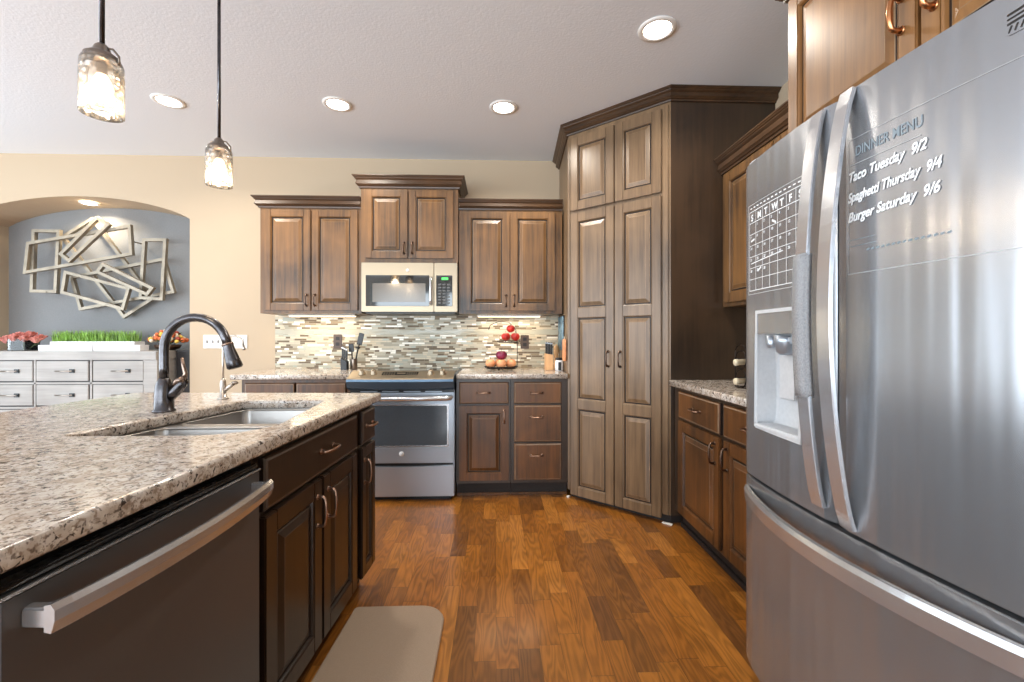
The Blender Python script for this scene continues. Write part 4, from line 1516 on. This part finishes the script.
# ================================================================== WALL PLATES
t = thing('switch_plate', 'white three-gang light switch plate on the tan wall, nearer the niche', 'switch', (-2.435, BY, 1.145))
MB().box(-.082, .082, -.007, -.0005, -.058, .058, .003).build('plate', M['plate'], t)
for k in (-1, 0, 1): MB().box(k * .047 - .006, k * .047 + .006, -.014, -.007, -.012, .012, .002).build('toggle', M['sleeve'], t)
t = thing('switch_plate', 'white wall plate on the tan wall beside the mosaic backsplash', 'switch', (-2.21, BY, 1.145))
MB().box(-.066, .066, -.007, -.0005, -.058, .058, .003).build('plate', M['plate'], t)
for k in (-.5, .5): MB().box(k * .047 - .012, k * .047 + .012, -.010, -.007, -.03, .03, .002).build('toggle', M['white'], t)
for x, z, lb in ((-1.371, 1.148, 'dark brown outlet on the backsplash left of the range'), (.252, 1.142, 'dark brown outlet on the backsplash beside the fruit stand')):
    t = thing('wall_outlet', lb, 'outlet', (x, BY - .012, z), 0, 'outlets on the backsplash')
    MB().box(-.037, .037, -.007, -.0005, -.06, .06, .003).build('plate', M['brownplate'], t)
    for s in (-1, 1):
        MB().box(-.016, .016, -.0095, -.007, s * .024 - .014, s * .024 + .014, .003).build('socket', M['slot'], t)

# ================================================================== COUNTER ITEMS, LEFT OF RANGE
CT = .9155
t = thing('utensil_crock', 'grey metal utensil holder left of the range', 'utensil holder', (-1.185, 3.72, CT))
mb = MB(); mb.lathe([(.026, 0), (.029, .004), (.029, .085), (.028, .088), (.026, .085), (.025, .01), (.002, .009)], (0, 0, 0), 24)
mb.build('crock', M['dark_nickel'], t)
ut = [(-.008, .008, .20, -5, 'spatula'), (.002, -.006, .295, 13, 'turner'), (.006, .012, .22, 8, 'ladle')]
for dx, dy, L, tilt, kd in ut:
    o_ = thing('cooking_' + kd, {'spatula': 'dark spatula leaning left in the utensil holder', 'turner': 'wide black turner leaning right in the utensil holder', 'ladle': 'dark ladle upright in the utensil holder'}[kd], 'utensil', (-1.185 + dx, 3.72 + dy, CT + .014))
    RM = Matrix.Rotation(R(tilt), 4, 'Y')
    mb = MB(); mb.tube([(0, 0, 0), (0, 0, L * .7)], [.005, .006], 8); mb.xf(RM); mb.build('shaft', M['black'], o_)
    mb = MB()
    if kd == 'ladle':
        mb.lathe([(.004, 0), (.018, .004), (.022, .016), (.021, .016), (.016, .007), (.003, .005)], (0, 0, L * .72), 16)
    else:
        mb.box(-.022, .022, -.003, .003, L * .66, L, .006)
        for k in (-1, 0, 1): mb.box(k * .012 - .002, k * .012 + .002, -.0036, .0036, L * .74, L * .93)
    mb.xf(RM); mb.build('blade', M['black'], o_)

t = thing('tool_block', 'short dark blade rack standing beside the utensil holder', 'knife rack', (-1.245, 3.68, CT))
mb = MB(); mb.prism([(-.026, 0), (.024, 0), (.024, .07), (-.026, .10)], -.03, .03, 'y', .004); mb.build('block', M['black'], t)
for k in range(3):
    o_ = thing('kitchen_knife', 'dark handled knife in the rack left of the range', 'knife', (-1.262 + k * .016, 3.68, CT + .094 - k * .008), 0, 'knives in the rack left of the range')
    mb = MB(); mb.box(-.006, .006, -.009, .009, 0, .10, .004); mb.build('handle', M['black'], o_)
    mb = MB(); mb.box(-.0066, .0066, -.0098, .0098, .082, .092, .001); mb.build('rivet_band', M['nickel'], o_)

# ================================================================== COUNTER ITEMS, RIGHT OF RANGE
FSX, FSY = 0.062, 3.62
t = thing('fruit_stand', 'two-tier black wire fruit stand on the counter by the pantry', 'fruit stand', (FSX - .02, FSY, CT))
mb = MB()
for r, z in ((.135, .028), (.12, .014), (.07, .012)):
    mb.tube([(r * math.cos(2 * PI * k / 28), r * .8 * math.sin(2 * PI * k / 28), z) for k in range(28)], .004, 6, closed=True)
for k in range(12):
    a = 2 * PI * k / 12
    mb.tube([(.01 * math.cos(a), .008 * math.sin(a), .012), (.12 * math.cos(a), .096 * math.sin(a), .014), (.135 * math.cos(a), .108 * math.sin(a), .028)], .0025, 6)
for k in range(3):
    a = 2 * PI * k / 3 + .3
    mb.ball((.09 * math.cos(a), .07 * math.sin(a), .0065), .0065, 8, 5)
mb.build('lower_tray', M['wire'], t)
mb = MB()
for r, z in ((.095, .238), (.08, .226)):
    mb.tube([(.06 + r * math.cos(2 * PI * k / 28), r * .8 * math.sin(2 * PI * k / 28), z) for k in range(28)], .0035, 6, closed=True)
for k in range(10):
    a = 2 * PI * k / 10
    mb.tube([(.06, 0, .226), (.06 + .08 * math.cos(a), .064 * math.sin(a), .226), (.06 + .095 * math.cos(a), .076 * math.sin(a), .238)], .002, 6)
mb.build('upper_tray', M['wire'], t)
mb = MB()
pts = [(.135, 0, .028), (.137, 0, .2), (.125, 0, .33), (.07, 0, .39), (-.02, 0, .40), (-.09, 0, .37), (-.105, 0, .33)]
mb.tube([(x, .085, z) for x, _, z in pts], .003, 8)
mb.tube([(.135, .085, .026), (.10, .08, .026)], .003, 8)
mb.tube([(.135, .085, .235), (.125, .05, .238)], .003, 8)
mb.build('frame', M['wire'], t)


def fruit(name, label, cat, c, r, m, group=None, stem=True, sz=.92):
    o_ = thing(name, label, cat, c, random.random() * 6, group)
    prof = []
    for i in range(13):
        a = -PI / 2 + PI * i / 12
        dent = .16 * r * max(0, math.sin(a)) ** 8
        prof.append((max(.0015, r * math.cos(a)), r * sz * (1 + math.sin(a)) - dent))
    mb = MB(); mb.lathe(prof, (0, 0, 0), 18); mb.build('flesh', m, o_)
    if stem:
        mb = MB(); mb.tube([(0, 0, r * sz * 2 - .012), (.001, 0, r * sz * 2 + .004), (.004, 0, r * sz * 2 + .012)], .0016, 6); mb.build('stem', M['wire'], o_)
    return o_


bx_ = FSX - .02
lbs = ['peach at the left end of the lower tray of the fruit stand', 'pale peach front and centre in the lower tray of the fruit stand', 'peach at the right end of the lower tray of the fruit stand']
for k, (dx, dy) in enumerate(((-.088, -.01), (.002, -.052), (.082, -.005))):
    fruit('peach', lbs[k], 'peach', (bx_ + dx, FSY + dy, CT + .017), .041, M['peach'])
fruit('peach', 'peach at the back of the lower tray, behind the others', 'peach', (bx_ - .01, FSY + .04, CT + .017), .041, M['peach'])
fruit('red_onion', 'purple red onion sitting on top of the peaches', 'onion', (bx_ + .002, FSY - .008, CT + .082), .047, M['onion'], None, True, .85)
fruit('apple', 'red apple at the left of the upper tray of the fruit stand', 'apple', (bx_ + .038, FSY - .012, CT + .240), .037, M['apple'])
fruit('apple', 'red apple at the right of the upper tray of the fruit stand', 'apple', (bx_ + .116, FSY - .005, CT + .240), .037, M['apple'])
fruit('apple', 'red apple balanced on top of the other two', 'apple', (bx_ + .078, FSY - .005, CT + .306), .036, M['apple'])

KX = .432
t = thing('knife_block', 'light wooden knife block by the pantry', 'knife block', (KX, 3.60, CT))
mb = MB(); mb.prism([(-.032, -.0), (.032, -.0), (.032, .125), (-.032, .135)], -.045, .045, 'y', .004); mb.build('block', M['maple'], t)
for k in range(3):
    for j in range(2):
        o_ = thing('kitchen_knife', 'dark handled knife standing in the light wooden block', 'knife', (KX - .020 + k * .02, 3.578 + j * .04, CT + .125 + .003 * (2 - k)), 0, 'knives in the light wooden block')
        mb = MB(); mb.box(-.0065, .0065, -.010, .010, .0, .10, .004); mb.build('handle', M['black'], o_)
        mb = MB(); mb.box(-.0072, .0072, -.0107, .0107, .085, .095, .001); mb.build('rivet_band', M['steel'], o_)
t = thing('spice_jar', 'small white jar with a dark band beside the knife block', 'jar', (KX + .075, 3.53, CT))
mb = MB(); mb.lathe([(.030, 0), (.034, .005), (.034, .075), (.028, .085), (.002, .086)], (0, 0, 0), 20); mb.build('body', M['white'], t)
mb = MB(); mb.box(-.012, .012, -.0365, -.03, .005, .07, .002); mb.build('band', M['black'], t)
mb = MB(); mb.lathe([(.03, .085), (.031, .1), (.025, .104), (.002, .105)], (0, 0, 0), 20); mb.build('lid', M['black'], t)
t = thing('hanging_towel', 'blue grey patterned cloth hanging on the pantry side over the counter', 'towel', (.545, 3.62, 1.06))
mb = MB()
rings = []
for i in range(17):
    y = -.13 + .26 * i / 16
    x = -.008 - .006 * math.sin(i * 1.9)
    rings.append([(x - .006, y, .02), (x - .006, y, .29), (x + .002, y, .29), (x + .002, y, .02)])
mb.loops(rings); mb.build('cloth', M['bluegrey'], t)
MB().box(-.014, -.002, -.14, .14, .286, .298, .003).build('hook_bar', M['wire'], t)
t = thing('pot_holder', 'peach coloured pot holder hanging below the blue cloth on the pantry side', 'pot holder', (.532, 3.38, 1.0))
mb = MB(); mb.prism(rrect(-.07, .07, 0, .17, .03), -.012, -.002, 'x', .003); mb.build('pad', M['peach'], t)
mb = MB(); mb.tube([(-.007, .01 * math.cos(2 * PI * k / 12), .178 + .012 * math.sin(2 * PI * k / 12)) for k in range(12)], .002, 6, closed=True); mb.build('hanging_loop', M['cork'], t)
t = thing('wooden_mill', 'tall wooden pepper mill behind the knife block', 'pepper mill', (KX + .075, 3.70, CT))
mb = MB(); mb.lathe([(.026, 0), (.028, .01), (.02, .05), (.017, .1), (.022, .14), (.024, .15), (.022, .155)], (0, 0, 0), 20); mb.build('body', M['maple'], t)
mb = MB(); mb.lathe([(.02, .155), (.023, .17), (.018, .195), (.006, .2), (.007, .207), (.002, .21)], (0, 0, 0), 20); mb.build('head', M['maple'], t)

# ================================================================== WINE RACK
t = thing('wine_rack', 'dark wire wine rack on the granite beside the refrigerator', 'wine rack', (1.36, 2.28, CT))
mb = MB()
for z in (.050, .150):
    for x in (-.07, .13):
        mb.tube([(x, .050 * math.cos(2 * PI * k / 24), z + .047 * math.sin(2 * PI * k / 24)) for k in range(24)], .003, 6, closed=True)
for y in (-.054, .054):
    for z in (.050, .150):
        mb.tube([(-.07, y, z), (.13, y, z)], .003, 6)
    for x in (-.07, .13):
        mb.tube([(x, y, .0035), (x, y, .20)], .003, 6)
mb.tube([(-.07, -.054, .20), (-.07, -.03, .222), (-.07, 0, .228), (-.07, .03, .222), (-.07, .054, .20)], .003, 6)
mb.tube([(-.07, -.054, .0035), (-.07, .054, .0035), (.13, .054, .0035), (.13, -.054, .0035)], .003, 6, closed=True)
mb.build('frame', M['wire'], t)
for k, z in enumerate((.042, .142)):
    t = thing('wine_bottle', ['dark wine bottle with cream foil neck lying in the lowest ring of the rack', 'dark wine bottle with cream foil neck lying in the upper ring of the rack'][k], 'bottle', (1.36, 2.28, CT + z))
    t.rotation_euler = (0, R(-4), 0)
    mb = MB(); mb.lathe([(.002, .20), (.036, .20), (.038, .19), (.038, .03), (.034, .0), (.018, -.02), (.0145, -.03), (.0145, -.05), (.002, -.05)], (0, 0, 0), 20, 0, 'x'); mb.build('glass', M['bottle'], t)
    mb = MB(); mb.lathe([(.002, -.104), (.016, -.104), (.0175, -.100), (.0175, -.088), (.0152, -.086), (.0152, -.045), (.002, -.045)], (0, 0, 0), 18, 0, 'x'); mb.build('foil', M['cork'], t)

# ================================================================== NICHE: SIDEBOARD, FLOWERS, SCULPTURE
SX0, SX1, SYF, SYB, SZ = -4.48, -2.80, 3.75, 4.20, 1.068
t = thing('sideboard', 'whitewashed grey wooden sideboard with rows of drawers in the arched niche', 'sideboard', (SX0, SYF, 0))
L_ = SX1 - SX0
MB().box(0, L_, -.012, SYB - SYF, SZ - .072, SZ, .003).build('top', M['greywood'], t)
MB().box(.004, L_ - .004, .012, SYB - SYF, .06, SZ - .072).build('body', M['greywood'], t)
mb = MB()
mb.box(L_ - .115, L_, .0, .03, 0, SZ - .073, .002)
mb.build('corner_post', M['greywood'], t)
MB().box(0, .04, .0, .03, 0, SZ - .073, .002).build('corner_post', M['greywood'], t)
cols = [(-4.43, -4.215), (-4.195, -3.785), (-3.765, -3.345), (-3.315, -2.905)]
MB().box(.04, L_ - .115, .008, .013, .06, SZ - .073).build('face_shadow', M['greygap'], t)
mb = MB()
for x in (-4.205, -3.775, -3.330): mb.box(x - SX0 - .008, x - SX0 + .008, 0, .012, .06, SZ - .074, .001)
for z in (.805, .80 - .195): mb.box(.04, L_ - .115, 0, .012, z - .008, z + .008, .001)
mb.build('face_frame', M['greywood'], t)
for a, b in cols:
    for j, (z0, z1) in enumerate(((.824, .988), (.625, .792), (.1, .59))):
        nm = 'drawer' if j < 2 else 'door'
        d = MB().box(a - SX0 + .004, b - SX0 - .004, -.004, .010, z0, z1, .003).build(nm, M['greywood'], t)
        if j < 2:
            cx = (a + b) / 2 - SX0 + .08; cz = (z0 + z1) / 2
            mb = MB(); mb.box(cx - .02, cx + .02, -.012, -.004, cz - .016, cz + .016, .002); h_ = mb.build('handle_plate', M['black'], d)
            mb = MB(); mb.tube([(cx - .12, -.022, cz), (cx + .012, -.022, cz)], .005, 8); mb.tube([(cx, -.022, cz), (cx, -.010, cz)], .005, 8); mb.tube([(cx - .11, -.022, cz), (cx - .11, -.004, cz)], .004, 8)
            mb.build('handle', M['nickel'], d)
for x in (.03, L_ - .08): MB().box(x, x + .05, .03, .08, 0, .06, .002).build('leg', M['greywood'], t)

t = thing('wine_cabinet', 'dark brown cabinet in the niche beyond the sideboard, partly behind the bronze faucet', 'cabinet', (-2.72, 3.95, 0))
MB().box(-.07, .085, 0, .24, .03, 1.07, .004).build('body', M['darkcab'], t)
MB().box(-.06, .075, -.012, -.001, .08, .78, .003).build('door', M['darkcab'], t)
MB().box(-.06, .075, -.012, -.001, .80, 1.04, .003).build('drawer', M['darkcab'], t)
for x in (-.06, .055): MB().box(x, x + .02, .02, .04, 0, .03).build('leg', M['darkcab'], t)

# roses in a glass vase
VX, VY = -4.015, 3.90
t = thing('glass_vase', 'clear square glass vase of roses on the left of the grey sideboard', 'vase', (VX, VY, SZ))
mb = MB()
hw_ = .070
mb.loops([[(x * k, y * k, z) for x, y in rrect(-1, 1, -1, 1, .15, 3)] for k, z in ((hw_ * .96, 0), (hw_, .004), (hw_, .12), (hw_ * .95, .12), (hw_ * .94, .012))])
for f in mb.bm.faces: f.smooth = False
mb.build('body', M['glass'], t)
rs = [(-.15, 0, .145, .05), (-.09, -.05, .16, .052), (-.02, -.06, .165, .055), (.05, -.05, .16, .052), (.12, -.02, .15, .052), (-.06, .03, .195, .052), (.03, .02, .20, .055), (.10, .05, .175, .048), (-.13, .05, .18, .048)]
rs = [(dx * .95, dy * .9, dz * .88, r * .66) for dx, dy, dz, r in rs]
for k, (dx, dy, dz, r) in enumerate(rs):
    o_ = thing('rose', 'coral pink rose in the square glass vase', 'rose', (VX + dx, VY + dy, SZ + dz - .05), random.random() * 6, 'roses in the glass vase')
    mb = MB()
    for ring_i, (rr, cnt, lift) in enumerate(((.35, 3, .5), (.62, 5, .35), (.9, 6, .1))):
        for j in range(cnt):
            a = 2 * PI * j / cnt + ring_i * .7
            seg_ = []
            for u in range(5):
                uu = u / 4
                rowp = []
                for v_ in range(5):
                    vv = (v_ / 4 - .5) * 2
                    ang = a + vv * (PI / cnt) * 1.25
                    rad2 = r * rr * (.35 + .65 * math.sin(uu * PI * .6)) + (.009 * ring_i if uu > .9 else 0)
                    zz = r * (-.55 + lift + 1.3 * uu * (1 - .35 * vv * vv))
                    rowp.append(mb.bm.verts.new((rad2 * math.cos(ang), rad2 * math.sin(ang), zz)))
                seg_.append(rowp)
            for u in range(4):
                for v_ in range(4):
                    f = mb.bm.faces.new([seg_[u][v_], seg_[u][v_ + 1], seg_[u + 1][v_ + 1], seg_[u + 1][v_]]); f.smooth = True
    mb.ball((0, 0, r * .15), r * .38, 8, 6)
    mb.build('bloom', M['rose'], o_)
    ca, sa = math.cos(-o_.rotation_euler.z), math.sin(-o_.rotation_euler.z)
    tx, ty = -dx * .6, -dy * .6
    mb = MB(); mb.tube([(0, 0, -.02), (tx * ca - ty * sa, tx * sa + ty * ca, -(dz - .06))], .0025, 6); mb.build('stem', M['stem'], o_)

# white books and planter of grass
for k, (a, b, lb) in enumerate(((-3.770, -3.340, 'white flat box lying on the sideboard nearer the roses'), (-3.330, -2.955, 'white flat box lying on the sideboard nearer the orange flowers'))):
    t = thing('decorative_box', lb, 'box', ((a + b) / 2, 3.82, SZ))
    w2 = (b - a) / 2
    MB().box(-w2, w2, -.05, .05, 0, .042, .003).build('base', M['book'], t)
    MB().box(-w2 - .001, w2 + .001, -.051, .051, .034, .05, .003).build('lid', M['book'], t)
t = thing('grass_planter', 'long white planter of bright green artificial grass on the grey sideboard', 'planter', (-3.465, 4.0, SZ))
mb = MB(); mb.box(-.38, .33, -.06, .06, 0, .078, .004); mb.build('trough', M['white'], t)
mb = MB()
for k in range(1100):
    x = random.uniform(-.37, .32); y = random.uniform(-.055, .055); h = random.uniform(.06, .11); a = random.uniform(0, PI)
    lx, ly = random.gauss(0, .018), random.gauss(0, .015); wd = .0028
    c, s_ = math.cos(a) * wd, math.sin(a) * wd
    v = [mb.bm.verts.new(p) for p in ((x - c, y - s_, .076), (x + c, y + s_, .076), (x + c * .8 + lx * .4, y + s_ * .8 + ly * .4, .076 + h * .6), (x - c * .8 + lx * .4, y - s_ * .8 + ly * .4, .076 + h * .6), (x + lx, y + ly, .076 + h))]
    mb.bm.faces.new([v[0], v[1], v[2], v[3]]); mb.bm.faces.new([v[3], v[2], v[4]])
g = mb.build('grass', M['leaf'], t); g['kind'] = 'stuff'

# autumn flower arrangement
t = thing('flower_arrangement', 'low autumn arrangement of orange, rust and cream blooms at the right of the sideboard', 'flowers', (-2.875, 3.97, SZ))
mb = MB(); mb.lathe([(.05, 0), (.09, .02), (.10, .05), (.095, .05), (.085, .024), (.003, .01)], (0, 0, 0), 24); mb.build('bowl', M['bronze_dark'], t)
mb = MB(); 
for k in range(60):
    a = random.uniform(0, 2 * PI); r = random.uniform(.03, .14); z = random.uniform(.04, .14)
    p = Vector((r * math.cos(a), r * .7 * math.sin(a), z)); d2 = Vector((math.cos(a), math.sin(a), random.uniform(.1, 1))).normalized() * .04; sd = d2.cross(Vector((0, 0, 1))).normalized() * .012
    mb.bm.faces.new([mb.bm.verts.new(q) for q in (p, p + d2 * .5 + sd, p + d2, p + d2 * .5 - sd)])
lf = mb.build('foliage', M['dleaf'], t); lf['kind'] = 'stuff'
fm = ['orange', 'cream', 'brick', 'yellow', 'orange', 'cream']
for k in range(46):
    a = k * 2.399; r = .0205 * math.sqrt(k) + .005
    x, y = 1.1 * r * math.cos(a), .6 * r * math.sin(a); z = .155 - 4.2 * r * r + random.uniform(-.012, .012)
    z = max(z, .045)
    mb = MB()
    rad2 = random.uniform(.022, .032)
    for ly in range(3):
        nP = 9 - ly * 2
        for j in range(nP):
            b = 2 * PI * j / nP + ly * .4
            rr = rad2 * (1 - ly * .28)
            cen = Vector((x, y, z + ly * .005)); tip = cen + Vector((math.cos(b), math.sin(b), .25 + ly * .35)) * rr
            sd = Vector((-math.sin(b), math.cos(b), 0)) * rr * .34
            midp = cen + (tip - cen) * .6
            mb.bm.faces.new([mb.bm.verts.new(q) for q in (cen, midp + sd, tip, midp - sd)])
    mb.ball((x, y, z + .006), rad2 * .72, 10, 6)
    mb.build('bloom', M[fm[k % 6]], t)

# wall sculpture of overlapping metal rectangles
t = thing('wall_sculpture', 'abstract wall sculpture of overlapping champagne metal rectangles on the grey niche wall', 'wall art', (-3.56, 4.235, 1.35))
quads = [
    ([(-4.179, 2.156), (-3.936, 2.155), (-3.966, 1.583), (-4.198, 1.587)], 4.14),
    ([(-4.226, 1.747), (-3.276, 1.924), (-3.293, 2.2), (-4.196, 2.034)], 4.11),
    ([(-3.974, 2.098), (-3.689, 2.284), (-3.139, 1.534), (-3.412, 1.354)], 4.18),
    ([(-3.562, 2.267), (-3.446, 2.191), (-3.801, 1.847), (-3.892, 1.923)], 4.08),
    ([(-3.861, 1.781), (-3.288, 1.63), (-3.347, 1.423), (-3.894, 1.576)], 4.10),
    ([(-3.867, 1.737), (-3.032, 1.912), (-2.938, 1.589), (-3.78, 1.425)], 4.155),
    ([(-3.203, 2.079), (-2.992, 2.081), (-3.026, 1.516), (-3.237, 1.529)], 4.13),
    ([(-3.504, 1.847), (-3.057, 1.627), (-3.115, 1.55), (-3.57, 1.761)], 4.07)]
for q, Y in quads:
    c = Vector((sum(p[0] for p in q) / 4, sum(p[1] for p in q) / 4))
    mb = MB()
    inn = []
    wd = .026
    n = 4
    P_ = [Vector(p) for p in q]
    area2 = sum(P_[i].x * P_[(i + 1) % 4].y - P_[(i + 1) % 4].x * P_[i].y for i in range(4))
    if area2 < 0: P_ = P_[::-1]
    for i in range(4):
        p = P_[i]; a = (P_[i - 1] - p).normalized(); b = (P_[(i + 1) % 4] - p).normalized()
        ang = a.angle(b)
        inn.append(p + (a + b).normalized() * wd / math.sin(ang / 2))
    loopA = []
    for i in list(range(4)):
        loopA.append([(P_[i].x, Y - .016, P_[i].y), (P_[i].x, Y + .016, P_[i].y), (inn[i].x, Y + .016, inn[i].y), (inn[i].x, Y - .016, inn[i].y)])
    mb.loops(loopA, closed=True)
    for f in mb.bm.faces: f.smooth = False
    fo = mb.build('metal_rectangle', M['artmetal'], t, world=True)
mb = MB()
for x, z in ((-4.05, 1.59), (-3.29, 2.05), (-3.30, 1.53), (-3.88, 1.75)):
    mb.tube([(x, 4.12, z), (x, 4.238, z)], .006, 8)
mb.build('standoff', M['artmetal'], t, world=True)
